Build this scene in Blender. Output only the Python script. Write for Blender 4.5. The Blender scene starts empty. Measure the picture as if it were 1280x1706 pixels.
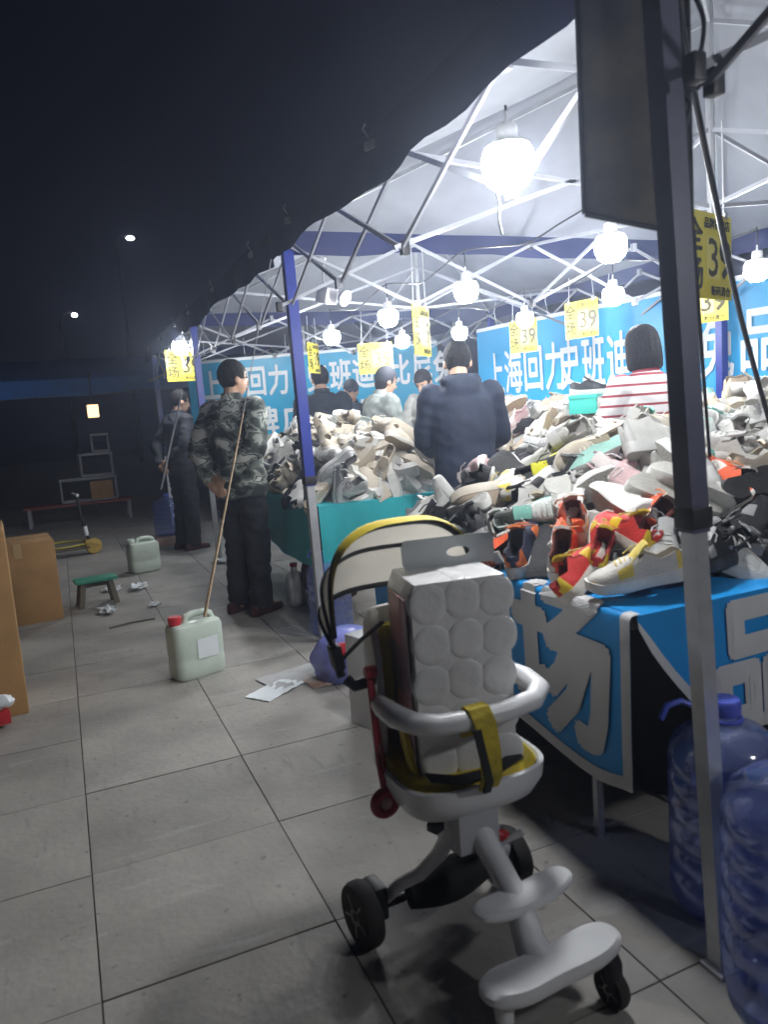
import bpy, bmesh, math, random
from mathutils import Vector, Matrix, noise
random.seed(11)
sc = bpy.context.scene
COL = sc.collection
V = Vector
PI = math.pi

# ------------------------------------------------------------------ camera
CAM_H = 1.27
FPX = 1250.0
psi, th, rl = math.radians(22.95), math.radians(7.7), math.radians(4.2)
F = V((math.sin(psi) * math.cos(th), math.cos(psi) * math.cos(th), -math.sin(th)))
R0 = V((math.cos(psi), -math.sin(psi), 0))
U0 = R0.cross(F)
R = math.cos(rl) * R0 - math.sin(rl) * U0
U = math.sin(rl) * R0 + math.cos(rl) * U0
cam = bpy.data.cameras.new('camera')
cam.sensor_fit = 'HORIZONTAL'
cam.sensor_width = 36.0
cam.lens = FPX / 1280 * 36
cam.clip_start = 0.05
cam.clip_end = 500
cam.dof.use_dof = True
cam.dof.focus_distance = 4.6
cam.dof.aperture_fstop = 5.0
co = bpy.data.objects.new('camera', cam)
COL.objects.link(co)
mw = Matrix.Identity(4)
for i in range(3):
    mw[i][0], mw[i][1], mw[i][2] = R[i], U[i], -F[i]
mw[2][3] = CAM_H
co.matrix_world = mw
sc.camera = co

def pix(u, v, d=None, z=None, y=None, x=None):
    """measured point of the place: direction of a photo pixel cut with a known distance, height or plane"""
    r = F + (u - 640) / FPX * R - (v - 853) / FPX * U
    if d is not None: t = d
    elif z is not None: t = (z - CAM_H) / r.z
    elif y is not None: t = y / r.y
    else: t = x / r.x
    return V((0, 0, CAM_H)) + r * t

# ------------------------------------------------------------------ world, exposure
w = bpy.data.worlds.new('World')
sc.world = w
w.use_nodes = True
nt = w.node_tree
bg = nt.nodes['Background']
sky = nt.nodes.new('ShaderNodeTexSky')
sky.sky_type = 'NISHITA'
sky.sun_disc = False
sky.sun_elevation = math.radians(-4)
sky.sun_rotation = math.radians(200)
tint = nt.nodes.new('ShaderNodeMix')
tint.data_type = 'RGBA'
tint.blend_type = 'ADD'
tint.inputs['Factor'].default_value = 1
tint.inputs['B'].default_value = (0.0018, 0.0020, 0.0052, 1)
sm_ = nt.nodes.new('ShaderNodeMix')
sm_.data_type = 'RGBA'
sm_.blend_type = 'MULTIPLY'
sm_.inputs['Factor'].default_value = 1
sm_.inputs['B'].default_value = (0.004, 0.004, 0.004, 1)
nt.links.new(sky.outputs[0], sm_.inputs['A'])
nt.links.new(sm_.outputs['Result'], tint.inputs['A'])
nt.links.new(tint.outputs['Result'], bg.inputs['Color'])
bg.inputs['Strength'].default_value = 1.0
sc.view_settings.view_transform = 'Standard'
sc.view_settings.look = 'None'
sc.view_settings.gamma = 1
sc.view_settings.exposure = 0.42
sc.cycles.use_denoising = True
sc.cycles.use_light_tree = True
sc.cycles.use_adaptive_sampling = True
sc.cycles.adaptive_threshold = 0.03
sc.cycles.max_bounces = 5
sc.cycles.diffuse_bounces = 2
sc.cycles.glossy_bounces = 2
sc.cycles.transmission_bounces = 6
sc.cycles.transparent_max_bounces = 8
sc.cycles.sample_clamp_indirect = 3.0
sc.cycles.caustics_reflective = False
sc.cycles.caustics_refractive = False
BULB = 165.0
HAZE = 0.010

# ------------------------------------------------------------------ materials
MATS = {}
def mat(name, col, rough=0.6, metal=0.0, var=0.12, vs=7.0, bump=0.0, bs=80.0, spec=0.5, trans=0.0, ior=1.45, alpha=1.0,
        emit=None, es=0.0, col2=None, rnd=0.0, sheen=0.0):
    if name in MATS: return MATS[name]
    m = bpy.data.materials.new(name)
    m.use_nodes = True
    n = m.node_tree.nodes
    L = m.node_tree.links
    b = n['Principled BSDF']
    tc = n.new('ShaderNodeTexCoord')
    nz = n.new('ShaderNodeTexNoise')
    nz.inputs['Scale'].default_value = vs
    nz.inputs['Detail'].default_value = 6
    nz.inputs['Roughness'].default_value = 0.6
    L.new(tc.outputs['Object'], nz.inputs['Vector'])
    rp = n.new('ShaderNodeValToRGB')
    c2 = col2 or col
    rp.color_ramp.elements[0].position = 0.3
    rp.color_ramp.elements[1].position = 0.7
    rp.color_ramp.elements[0].color = (*[max(0, c * (1 - var)) for c in col], 1)
    rp.color_ramp.elements[1].color = (*[min(1, c * (1 + var)) for c in c2], 1)
    L.new(nz.outputs['Fac'], rp.inputs['Fac'])
    out = rp.outputs['Color']
    if rnd:
        oi = n.new('ShaderNodeObjectInfo')
        mr = n.new('ShaderNodeMapRange')
        mr.inputs['To Min'].default_value = 1 - rnd
        mr.inputs['To Max'].default_value = 1 + rnd * 0.6
        L.new(oi.outputs['Random'], mr.inputs['Value'])
        mx = n.new('ShaderNodeMix')
        mx.data_type = 'RGBA'
        mx.blend_type = 'MULTIPLY'
        mx.inputs['Factor'].default_value = 1
        L.new(out, mx.inputs['A'])
        L.new(mr.outputs['Result'], mx.inputs['B'])
        out = mx.outputs['Result']
    L.new(out, b.inputs['Base Color'])
    b.inputs['Roughness'].default_value = rough
    b.inputs['Metallic'].default_value = metal
    b.inputs['Specular IOR Level'].default_value = spec
    b.inputs['Transmission Weight'].default_value = trans
    b.inputs['IOR'].default_value = ior
    b.inputs['Alpha'].default_value = alpha
    if sheen: b.inputs['Sheen Weight'].default_value = sheen
    if emit:
        b.inputs['Emission Color'].default_value = (*emit, 1)
        b.inputs['Emission Strength'].default_value = es
    if bump:
        nb = n.new('ShaderNodeTexNoise')
        nb.inputs['Scale'].default_value = bs
        nb.inputs['Detail'].default_value = 5
        L.new(tc.outputs['Object'], nb.inputs['Vector'])
        bp = n.new('ShaderNodeBump')
        bp.inputs['Strength'].default_value = bump
        bp.inputs['Distance'].default_value = 0.01
        L.new(nb.outputs['Fac'], bp.inputs['Height'])
        L.new(bp.outputs['Normal'], b.inputs['Normal'])
    MATS[name] = m
    return m

# ------------------------------------------------------------------ builders
TM = {}
def thing(name, label, cat, loc=(0, 0, 0), rz=0.0, group=None):
    o = bpy.data.objects.new(name, None)
    o.empty_display_size = 0.1
    COL.objects.link(o)
    o.location = loc
    o.rotation_euler = (0, 0, rz)
    TM[o.name] = Matrix.Translation(loc) @ Matrix.Rotation(rz, 4, 'Z')
    tag(o, label, cat, group)
    return o

def tag(o, label=None, cat=None, group=None, kind=None):
    if label: o['label'] = label
    if cat: o['category'] = cat
    if group: o['group'] = group
    if kind: o['kind'] = kind
    return o

def root_of(o):
    while o.parent: o = o.parent
    return o

class MB:
    def __init__(s):
        s.v = []; s.f = []; s.mi = []; s.m = 0
    def add(s, vs, fs):
        k = len(s.v)
        s.v += [V(p) for p in vs]
        s.f += [tuple(i + k for i in f) for f in fs]
        s.mi += [s.m] * len(fs)
        return s
    def box(s, c, size, rot=None, ch=0.0):
        x, y, z = [a / 2 for a in size]
        if ch <= 0:
            vs = [V((i * x, j * y, k * z)) for k in (-1, 1) for j in (-1, 1) for i in (-1, 1)]
            fs = [(0, 2, 3, 1), (4, 5, 7, 6), (0, 1, 5, 4), (2, 6, 7, 3), (0, 4, 6, 2), (1, 3, 7, 5)]
        else:
            bm = bmesh.new()
            bmesh.ops.create_cube(bm, size=1)
            for q in bm.verts: q.co = V((q.co.x * 2 * x, q.co.y * 2 * y, q.co.z * 2 * z))
            bmesh.ops.bevel(bm, geom=bm.edges[:], offset=ch, segments=2, profile=0.6, affect='EDGES')
            bm.verts.index_update()
            vs = [q.co.copy() for q in bm.verts]
            fs = [[q.index for q in f.verts] for f in bm.faces]
            bm.free()
        if rot is not None: vs = [rot @ p for p in vs]
        c = V(c)
        return s.add([p + c for p in vs], fs)
    def loft(s, rings, cap=True, closed=True):
        n = len(rings[0])
        vs = [p for r in rings for p in r]
        fs = []
        for i in range(len(rings) - 1):
            for j in range(n if closed else n - 1):
                a = i * n + j; b = i * n + (j + 1) % n
                fs.append((a, b, b + n, a + n))
        if cap and closed:
            fs.append(tuple(range(n - 1, -1, -1)))
            fs.append(tuple(range((len(rings) - 1) * n, len(rings) * n)))
        return s.add(vs, fs)
    def tube(s, pts, r, n=8, cap=True, flat=None):
        pts = [V(p) for p in pts]
        rs = r if isinstance(r, (list, tuple)) else [r] * len(pts)
        rings = []
        up = None
        for i, p in enumerate(pts):
            a = pts[max(0, i - 1)]; b = pts[min(len(pts) - 1, i + 1)]
            t = (b - a).normalized()
            if up is None:
                up = V((0, 0, 1)) if abs(t.z) < 0.9 else V((1, 0, 0))
            sd = t.cross(up)
            if sd.length < 1e-5: sd = t.orthogonal()
            sd.normalize()
            up = sd.cross(t).normalized()
            k = flat if flat else 1.0
            rings.append([p + sd * (math.cos(2 * PI * j / n) * rs[i]) + up * (math.sin(2 * PI * j / n) * rs[i] * k) for j in range(n)])
        return s.loft(rings, cap)
    def ribbon(s, pts, width, side, thick=0.003):
        """strap: flat band along pts, side = direction of its width"""
        pts = [V(p) for p in pts]; sd = V(side).normalized() * (width / 2)
        rings = []
        for i, p in enumerate(pts):
            t = (pts[min(len(pts) - 1, i + 1)] - pts[max(0, i - 1)]).normalized()
            nn = t.cross(sd).normalized() * (thick / 2)
            rings.append([p - sd - nn, p + sd - nn, p + sd + nn, p - sd + nn])
        return s.loft(rings)
    def lathe(s, prof, c=(0, 0, 0), n=16, rot=None):
        rings = []
        c = V(c)
        for r, z in prof:
            ring = [V((r * math.cos(2 * PI * j / n), r * math.sin(2 * PI * j / n), z)) for j in range(n)]
            if rot is not None: ring = [rot @ p for p in ring]
            rings.append([p + c for p in ring])
        return s.loft(rings)
    def ell(s, c, rad, n=16, m=10, rot=None):
        prof = [(max(1e-4, math.sin(PI * i / m)), -math.cos(PI * i / m)) for i in range(m + 1)]
        rings = []
        for r, z in prof:
            ring = [V((rad[0] * r * math.cos(2 * PI * j / n), rad[1] * r * math.sin(2 * PI * j / n), rad[2] * z)) for j in range(n)]
            if rot is not None: ring = [rot @ p for p in ring]
            rings.append([p + V(c) for p in ring])
        return s.loft(rings)
    def cap(s, p0, p1, r0, r1, n=12):
        """tapered capsule"""
        p0, p1 = V(p0), V(p1)
        t = (p1 - p0).normalized()
        pts = [p0 - t * r0 * 0.97, p0 - t * r0 * 0.7, p0, p1, p1 + t * r1 * 0.7, p1 + t * r1 * 0.97]
        return s.tube(pts, [r0 * 0.25, r0 * 0.72, r0, r1, r1 * 0.72, r1 * 0.25], n)
    def torus(s, c, Rm, r, n=20, m=8, rot=None):
        vs = []; fs = []
        for i in range(n):
            a = 2 * PI * i / n
            for j in range(m):
                b = 2 * PI * j / m
                p = V(((Rm + r * math.cos(b)) * math.cos(a), (Rm + r * math.cos(b)) * math.sin(a), r * math.sin(b)))
                if rot is not None: p = rot @ p
                vs.append(p + V(c))
        for i in range(n):
            for j in range(m):
                fs.append((i * m + j, ((i + 1) % n) * m + j, ((i + 1) % n) * m + (j + 1) % m, i * m + (j + 1) % m))
        return s.add(vs, fs)
    def mesh(s, name, mats, smooth=True):
        me = bpy.data.meshes.new(name)
        me.from_pydata(s.v, [], s.f)
        for m in (mats if isinstance(mats, (list, tuple)) else [mats]): me.materials.append(m)
        if any(s.mi): me.polygons.foreach_set('material_index', s.mi)
        bm = bmesh.new()
        bm.from_mesh(me)
        bmesh.ops.recalc_face_normals(bm, faces=bm.faces[:])
        bm.to_mesh(me)
        bm.free()
        if smooth:
            me.polygons.foreach_set('use_smooth', [True] * len(me.polygons))
            me.set_sharp_from_angle(angle=math.radians(42))
        me.update()
        return me
    def build(s, name, mats, parent=None, smooth=True, w=False):
        if w and parent is not None:
            inv = TM[root_of(parent).name].inverted()
            s.v = [inv @ p for p in s.v]
        return link(name, s.mesh(name, mats, smooth), parent)

def link(name, me, parent=None):
    o = bpy.data.objects.new(name, me)
    COL.objects.link(o)
    if parent is not None: o.parent = parent
    return o

def copy_tree(o, parent=None):
    c = o.copy()
    COL.objects.link(c)
    c.parent = parent
    for ch in o.children: copy_tree(ch, c)
    return c

def rotz(a): return Matrix.Rotation(a, 3, 'Z')
def rotx(a): return Matrix.Rotation(a, 3, 'X')
def roty(a): return Matrix.Rotation(a, 3, 'Y')

GLY = {}
def glyphs(body, size=1.0, bold=0.02, extrude=0.0):
    """flat lettering as triangles: list of verts, list of faces, centred on its box"""
    key = body
    if key not in GLY:
        c = bpy.data.curves.new('lettering', 'FONT')
        c.body = body
        c.size = 1.0
        c.resolution_u = 2
        o = bpy.data.objects.new('lettering', c)
        COL.objects.link(o)
        dg = bpy.context.evaluated_depsgraph_get()
        me = bpy.data.meshes.new_from_object(o.evaluated_get(dg))
        vs = [v.co.copy() for v in me.vertices]
        fs = [tuple(p.vertices) for p in me.polygons]
        bpy.data.objects.remove(o)
        bpy.data.curves.remove(c)
        bpy.data.meshes.remove(me)
        x0 = min(v.x for v in vs); x1 = max(v.x for v in vs); y0 = min(v.y for v in vs); y1 = max(v.y for v in vs)
        vs = [V((v.x - (x0 + x1) / 2, v.y - (y0 + y1) / 2, 0)) for v in vs]
        GLY[key] = (vs, fs, x1 - x0, y1 - y0)
    vs, fs, a, b = GLY[key]
    # a heavier weight: copies of the letter shifted all round, each a hair deeper than the last (p.z)
    out, of = [], []
    sh = [(0, 0)] + ([(bold * math.cos(2 * PI * k / 8), bold * math.sin(2 * PI * k / 8)) for k in range(8)] if bold > 0 else [])
    for k, (dx, dy) in enumerate(sh):
        n0 = len(out)
        out += [V(((v.x + dx) * size, (v.y + dy) * size, -0.00025 * k)) for v in vs]
        of += [tuple(i + n0 for i in f) for f in fs]
    return out, of, a * size, b * size

def solid(vs, fs, fn, d):
    """give lettering a small thickness: fn maps (x,y,depth) to space"""
    m = MB()
    n = len(vs)
    m.add([fn(p.x, p.y, d) for p in vs], fs)
    return m

# ------------------------------------------------------------------ shared materials
M = {}
M['slab'] = mat('paving stone', (0.345, 0.325, 0.295), 0.55, var=0.22, vs=2.3, bump=0.22, bs=45, rnd=0.07)
def scuffed(m):
    # drag marks, dried spills and dust across the slabs, in place coordinates so that they run on over the joints
    n = m.node_tree.nodes; L = m.node_tree.links
    b = n['Principled BSDF']
    src = b.inputs['Base Color'].links[0].from_socket
    ge = n.new('ShaderNodeNewGeometry')
    def layer(src, scale, stretch, rot, lo, hi, col, fac, det=5):
        mp = n.new('ShaderNodeMapping'); mp.inputs['Scale'].default_value = stretch; mp.inputs['Rotation'].default_value = (0, 0, rot)
        nz = n.new('ShaderNodeTexNoise'); nz.inputs['Scale'].default_value = scale; nz.inputs['Detail'].default_value = det; nz.inputs['Roughness'].default_value = .62
        mr = n.new('ShaderNodeMapRange'); mr.inputs['From Min'].default_value = lo; mr.inputs['From Max'].default_value = hi; mr.inputs['To Max'].default_value = fac
        mx = n.new('ShaderNodeMix'); mx.data_type = 'RGBA'; mx.inputs['B'].default_value = (*col, 1)
        L.new(ge.outputs['Position'], mp.inputs['Vector']); L.new(mp.outputs['Vector'], nz.inputs['Vector']); L.new(nz.outputs['Fac'], mr.inputs['Value'])
        L.new(mr.outputs['Result'], mx.inputs['Factor']); L.new(src, mx.inputs['A'])
        return mx.outputs['Result'], mr.outputs['Result']
    c, f1 = layer(src, 1.1, (1, 1, 1), 0, .50, .75, (.17, .17, .17), .75)
    c, _ = layer(c, 2.2, (1, 6, 1), .5, .58, .75, (.52, .52, .50), .5)
    c, _ = layer(c, 3.0, (7, 1, 1), .2, .60, .78, (.15, .15, .15), .6)
    c, _ = layer(c, 26, (1, 1, 1), 0, .66, .72, (.12, .12, .12), .55, 2)
    L.new(c, b.inputs['Base Color'])
    mr = n.new('ShaderNodeMapRange'); mr.inputs['To Min'].default_value = .62; mr.inputs['To Max'].default_value = .38
    L.new(f1, mr.inputs['Value']); L.new(mr.outputs['Result'], b.inputs['Roughness'])
scuffed(M['slab'])
M['joint'] = mat('joint sand', (0.24, 0.225, 0.21), 0.9, var=0.3)
M['far_ground'] = mat('asphalt', (0.05, 0.05, 0.052), 0.85, var=0.3, bump=0.2)
M['canopy'] = mat('canopy cloth', (0.27, 0.285, 0.325), 0.8, var=0.1, vs=3, bump=0.12, bs=9)
M['blue_cloth'] = mat('blue canopy cloth', (0.009, 0.016, 0.085), 0.6, var=0.15, vs=4, bump=0.15, bs=12)
M['blue_pole'] = mat('blue lacquered tube', (0.02, 0.04, 0.30), 0.35, var=0.15, bump=0.05)
M['steel'] = mat('galvanised tube', (0.55, 0.56, 0.58), 0.38, 0.55, var=0.12, vs=14, bump=0.05)
M['white_bar'] = mat('white lacquered bar', (0.36, 0.37, 0.41), 0.4, var=0.08)
M['black_plastic'] = mat('black plastic', (0.018, 0.018, 0.02), 0.45, var=0.2)
M['cable'] = mat('black cable', (0.02, 0.02, 0.024), 0.5, var=0.2)
M['yellow'] = mat('yellow sign board', (0.85, 0.72, 0.06), 0.35, var=0.06)
M['yellow2'] = mat('pale yellow card', (0.88, 0.78, 0.16), 0.4, var=0.04)
M['ink'] = mat('sign ink', (0.07, 0.06, 0.02), 0.6, var=0.1)
M['banner'] = mat('blue banner vinyl', (0.03, 0.38, 0.74), 0.38, var=0.08, vs=2, bump=0.1, bs=5)
M['banner2'] = mat('cyan banner vinyl', (0.02, 0.36, 0.60), 0.38, var=0.12, vs=2, bump=0.1, bs=5)
M['white_print'] = mat('white print', (0.80, 0.84, 0.86), 0.45, var=0.04)
M['skirt'] = mat('blue table cloth', (0.006, 0.29, 0.72), 0.5, var=0.1, vs=3, bump=0.12, bs=30)
M['grey_print'] = mat('pale grey print', (0.62, 0.62, 0.62), 0.55, var=0.06)
M['teal'] = mat('teal table cloth', (0.02, 0.36, 0.40), 0.6, var=0.12, vs=3, bump=0.15, bs=25)
M['wood'] = mat('table board', (0.30, 0.20, 0.11), 0.6, var=0.25, vs=10)
M['carton'] = mat('corrugated cardboard', (0.42, 0.24, 0.10), 0.8, var=0.16, vs=5, bump=0.12, bs=50)
M['carton_in'] = mat('cardboard edge', (0.50, 0.33, 0.17), 0.85, var=0.15)
M['tape'] = mat('packing tape', (0.52, 0.36, 0.18), 0.25, var=0.08)
M['white_plastic'] = mat('white plastic', (0.74, 0.74, 0.75), 0.32, var=0.05)
M['grey_plastic'] = mat('light grey plastic', (0.50, 0.50, 0.53), 0.4, var=0.08)
M['rubber'] = mat('tyre rubber', (0.035, 0.033, 0.032), 0.75, var=0.2, bump=0.1)
M['red_plastic'] = mat('red plastic', (0.52, 0.03, 0.04), 0.35, var=0.1)
M['jerry'] = mat('milky plastic', (0.58, 0.66, 0.58), 0.35, var=0.08, spec=0.5)
M['rope'] = mat('tan rope', (0.50, 0.37, 0.24), 0.8, var=0.2, vs=40)
# ------------------------------------------------------------------ ground
g = MB()
g.add([(-60, -30, -0.012), (60, -30, -0.012), (60, 90, -0.012), (-60, 90, -0.012)], [(0, 1, 2, 3)])
tag(g.build('ground', M['joint'], smooth=False), kind='structure')
pav = bpy.data.objects.new('pavement', None)
COL.objects.link(pav)
tag(pav, kind='structure')
SX, SY, OX, OY = 0.56, 0.535, -0.06, 1.69
sm = MB()
sm.box((0, 0, -0.0125), (SX - 0.0035, SY - 0.0035, 0.025), ch=0.0015)
slab_me = sm.mesh('paving_slab', M['slab'], smooth=False)
cells = []
for i in range(-14, 22):
    for j in range(-4, 70):
        c = V((OX + SX * (i + 0.5), OY + SY * (j + 0.5), 0))
        d = c - V((0, 0, CAM_H))
        z = d.dot(F)
        vis = z > 0.3 and abs(d.dot(R) / z) < 0.60 and -0.85 < d.dot(U) / z < 0.9
        hid = c.x > 4.8 and c.y > 1
        cells.append((0 if vis and not hid else 1, d.length, c, i, j))
cells.sort(key=lambda q: (q[0], q[1]))
rest = MB()
for k, (vv, dl, c, i, j) in enumerate(cells):
    rr = random.Random(i * 91 + j)
    dz = rr.uniform(-0.0012, 0.0012)
    if k < 300 and vv == 0:
        o = link('paving_slab', slab_me, pav)
        o.location = (c.x, c.y, dz)
        o.rotation_euler = (rr.uniform(-0.001, 0.001), rr.uniform(-0.001, 0.001), rr.choice((0, PI)))
    else:
        rest.box((c.x, c.y, -0.0125 + dz), (SX - 0.0035, SY - 0.0035, 0.025))
o = rest.build('far_paving', M['slab'], pav, smooth=False)
o['kind'] = 'stuff'

# ------------------------------------------------------------------ tents
EAVE, VAL, PEAK = 2.25, 0.17, 2.95
X0, X1 = 1.155, 4.35
TY = [-1.85, 1.15, 3.98, 7.0, 10.0]
TENT_LABEL = ['white canopy tent on the near side of the grey pole at the right edge',
              'white canopy tent nearest the camera, over the blue-skirted shoe table',
              'middle white canopy tent over the teal-clothed shoe table',
              'far white canopy tent beyond the man in camouflage']
def cloth_panel(mb, a, b, h, amp, seed, n=26, k=5, lean=(0, 0)):
    """valance hanging from edge a-b"""
    a, b = V(a), V(b)
    t = (b - a)
    nn = V((t.y, -t.x, 0)).normalized()
    rings = []
    for i in range(n + 1):
        s = i / n
        col = []
        for j in range(k + 1):
            q = j / k
            off = amp * q * (math.sin(s * 17 + seed) + 0.6 * math.sin(s * 41 + seed * 2.3))
            drop = h * q * (1 + 0.10 * math.sin(s * 9 + seed) + 0.05 * math.sin(s * 33 + seed))
            col.append(a + t * s + nn * off + V((lean[0] * q, lean[1] * q, -drop)))
        rings.append(col)
    mb.loft(rings, cap=False, closed=False)

def bar(mb, a, b, r=0.0085):
    a, b = V(a), V(b)
    t = (b - a).normalized()
    s = t.cross(V((0, 0, 1)))
    s = s.normalized() if s.length > 1e-4 else V((1, 0, 0))
    u = s.cross(t)
    rg = lambda p: [p + s * r * 0.6 + u * r, p - s * r * 0.6 + u * r, p - s * r * 0.6 - u * r, p + s * r * 0.6 - u * r]
    mb.loft([rg(a), rg(b)])

M['grey_pole'] = mat('grey lacquered tube', (0.10, 0.10, 0.15), 0.4, var=0.15)
for ti in range(4):
    y0, y1 = TY[ti], TY[ti + 1]
    cx, cy = (X0 + X1) / 2, (y0 + y1) / 2
    t = thing('canopy_tent', TENT_LABEL[ti], 'canopy tent', (cx, cy, 0), 0, 'canopy tents in a row')
    # roof: four sagging sides
    pk = V((cx, cy, PEAK))
    cor = [V((X0, y0, EAVE)), V((X1, y0, EAVE)), V((X1, y1, EAVE)), V((X0, y1, EAVE))]
    rf = MB()
    N = 12
    for e in range(4):
        a, b = cor[e], cor[(e + 1) % 4]
        rings = []
        for i in range(N + 1):
            q = i / N
            l, r_ = a.lerp(pk, q), b.lerp(pk, q)
            row = []
            for j in range(N + 1):
                p = l.lerp(r_, j / N)
                sag = 0.10 * math.sin(PI * q) * math.sin(PI * j / N) + 0.012 * noise.noise(p * 3.1)
                row.append(p - V((0, 0, sag)))
            rings.append(row)
        rf.loft(rings, cap=False, closed=False)
    rf.build('canopy', M['canopy'], t, w=True)
    sides = [(cor[3], cor[0]), (cor[1], cor[2]), (cor[2], cor[3])] + ([(cor[0], cor[1])] if ti == 0 else [])
    for k, (a, b) in enumerate(sides):
        vm = MB()
        dirn = (b - a).normalized()
        out = V((-1, 0, 0)) if k == 0 else V((0, 0, 0))
        cloth_panel(vm, a + out * 0.012, b + out * 0.012, VAL if k == 0 else 0.12, 0.012, ti * 3 + k)
        vm.build('valance', M['blue_cloth'], t, w=True)
    # poles
    if ti == 1:
        feet = [((1.2, 1.12, 0), (1.15, 1.2, EAVE - 0.03)), ((X1, y0 + .03, 0), (X1, y0 + .03, EAVE - 0.03)),
                ((1.25, 3.95, 0), (1.235, 3.98, EAVE - 0.03)), ((X1, y1, 0), (X1, y1, EAVE - 0.03))]
    elif ti == 0:
        feet = [((X0 + .06, y0, 0), (X0 + .06, y0, EAVE - .03)), ((X1, y0, 0), (X1, y0, EAVE - .03))]
    else:
        feet = [((X0 + .10, y1, 0), (X0 + .08, y1, EAVE - 0.03)), ((X1, y1, 0), (X1, y1, EAVE - 0.03))]
    for a, b in feet:
        a, b = V(a), V(b)
        pm = MB()
        mid = a.lerp(b, 0.40 if a.y > 2 else 0.44)
        rq = lambda p, r: [p + V((r, r, 0)), p + V((-r, r, 0)), p + V((-r, -r, 0)), p + V((r, -r, 0))]
        r = 0.023 if a.y < 2 else 0.028
        pm.loft([rq(mid, r), rq(b, r)])
        po = pm.build('pole', M['grey_pole'] if a.y < 2 else M['blue_pole'], t, w=True, smooth=False)
        lm = MB()
        lm.loft([rq(a + V((0, 0, 0.01)), r * 0.8), rq(mid + V((0, 0, 0.02)), r * 0.8)])
        lm.build('inner_leg', M['steel'], po, w=True, smooth=False)
        fm = MB()
        fm.box(a + V((0, 0, 0.005)), (0.062, 0.062, 0.01), ch=0.002)
        fm.build('foot', M['steel'], po, w=True, smooth=False)
        cm = MB()
        cm.box(mid + V((0, 0, 0.03)), (r * 2.35, r * 2.35, 0.045), ch=0.004)
        cm.build('collar', M['black_plastic'], po, w=True)
    # scissor trusses
    def truss(a, b, inset):
        a, b = V(a) + V(inset), V(b) + V(inset)
        zh, zl = EAVE - 0.06, EAVE - 0.40
        n = 4
        for i in range(n):
            p, q = a.lerp(b, i / n), a.lerp(b, (i + 1) / n)
            off = V(inset).normalized() * 0.012
            for (za, zb, o_) in ((zh, zl, off), (zl, zh, -off)):
                if (i % 2) == 1: za, zb = zb, za
                m = MB()
                bar(m, V((p.x, p.y, za)) + o_, V((q.x, q.y, zb)) + o_)
                m.build('truss_bar', M['white_bar'], t, w=True, smooth=False)
            for zz in (zh, zl):
                jm = MB()
                jm.box((q.x, q.y, zz), (0.03, 0.03, 0.05), ch=0.004)
                jm.build('truss_joint', M['black_plastic'] if i % 2 else M['white_bar'], t, w=True)
    truss(cor[3], cor[0], (0.09, 0, 0))
    truss(cor[1], cor[2], (-0.03, 0, 0))
    truss(cor[2], cor[3], (0, -0.04, 0))
    if ti == 0: truss(cor[0], cor[1], (0, 0.04, 0))
    # inner cross to the centre post
    hub = V((cx, cy, EAVE + 0.12)); hub2 = V((cx, cy, EAVE - 0.2))
    for e in range(4):
        md = (cor[e] + cor[(e + 1) % 4]) / 2
        md = md.lerp(V((cx, cy, EAVE)), 0.03)
        for za, hb in ((EAVE - 0.06, hub2), (EAVE - 0.40, hub)):
            m = MB()
            bar(m, V((md.x, md.y, za)), hb)
            m.build('truss_bar', M['white_bar'], t, w=True, smooth=False)
    pm = MB()
    pm.tube([hub2 - V((0, 0, 0.05)), pk - V((0, 0, 0.05))], 0.018, 8)
    pm.build('centre_post', M['steel'], t, w=True)
    for e in range(4):
        m = MB()
        bar(m, cor[e] - V((0, 0, 0.05)), pk - V((0, 0, 0.14)), 0.009)
        m.build('rafter', M['steel'], t, w=True, smooth=False)
    # white clips tied along the front edge
    for q in (0.12, 0.5, 0.86):
        p = cor[0].lerp(cor[3], q)
        m = MB()
        m.box(p + V((-0.02, 0, -0.05)), (0.015, 0.05, 0.03), rotz(0.3), ch=0.004)
        m.tube([p + V((-0.02, 0, -0.03)), p + V((-0.035, 0.02, 0.01)), p + V((-0.02, 0.03, 0.03))], 0.004, 6)
        m.build('edge_clip', M['white_bar'], t, w=True)

# ------------------------------------------------------------------ hanging bulbs
M['glow'] = mat('lit bulb', (0.9, 0.9, 0.9), 0.4, var=0, emit=(0.96, 0.98, 1.0), es=BULB)
M['socket'] = mat('glowing lamp neck', (0.78, 0.78, 0.8), 0.4, var=0.05, emit=(.9, .95, 1), es=0.12)  # faint emission stands in for bulb light shining through the neck
bp = MB()
bp.lathe([(0.001, -0.062), (0.030, -0.058), (0.050, -0.042), (0.060, -0.016), (0.060, 0.012), (0.056, 0.026), (0.050, 0.036)], n=30)
bulb_me = bp.mesh('bulb', M['glow'])
sp = MB()
sp.lathe([(0.046, 0.0355), (0.050, 0.036), (0.040, 0.045), (0.026, 0.050), (0.025, 0.080), (0.020, 0.086), (0.005, 0.088), (0.004, 0.114)], n=14)
sock_me = sp.mesh('socket', M['socket'])
def light_bulb(p, label, top, s=1.0, off=(0, 0), me=None):
    t = thing('light_bulb', label, 'light bulb', p, 0, 'lit bulbs hanging under the tents')
    a = link('bulb', me or bulb_me, t); a.scale = (s, s, s)
    b = link('socket', sock_me, t); b.scale = (s, s, s)
    m = MB()
    h = top - p[2]
    m.tube([(0, 0, 0.118 * s), (off[0] * .3 + .004, off[1] * .3, h * 0.45), (off[0], off[1], h)], 0.0035, 6)
    m.build('cord', M['cable'], t)
    return t
BZ = 1.83
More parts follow.
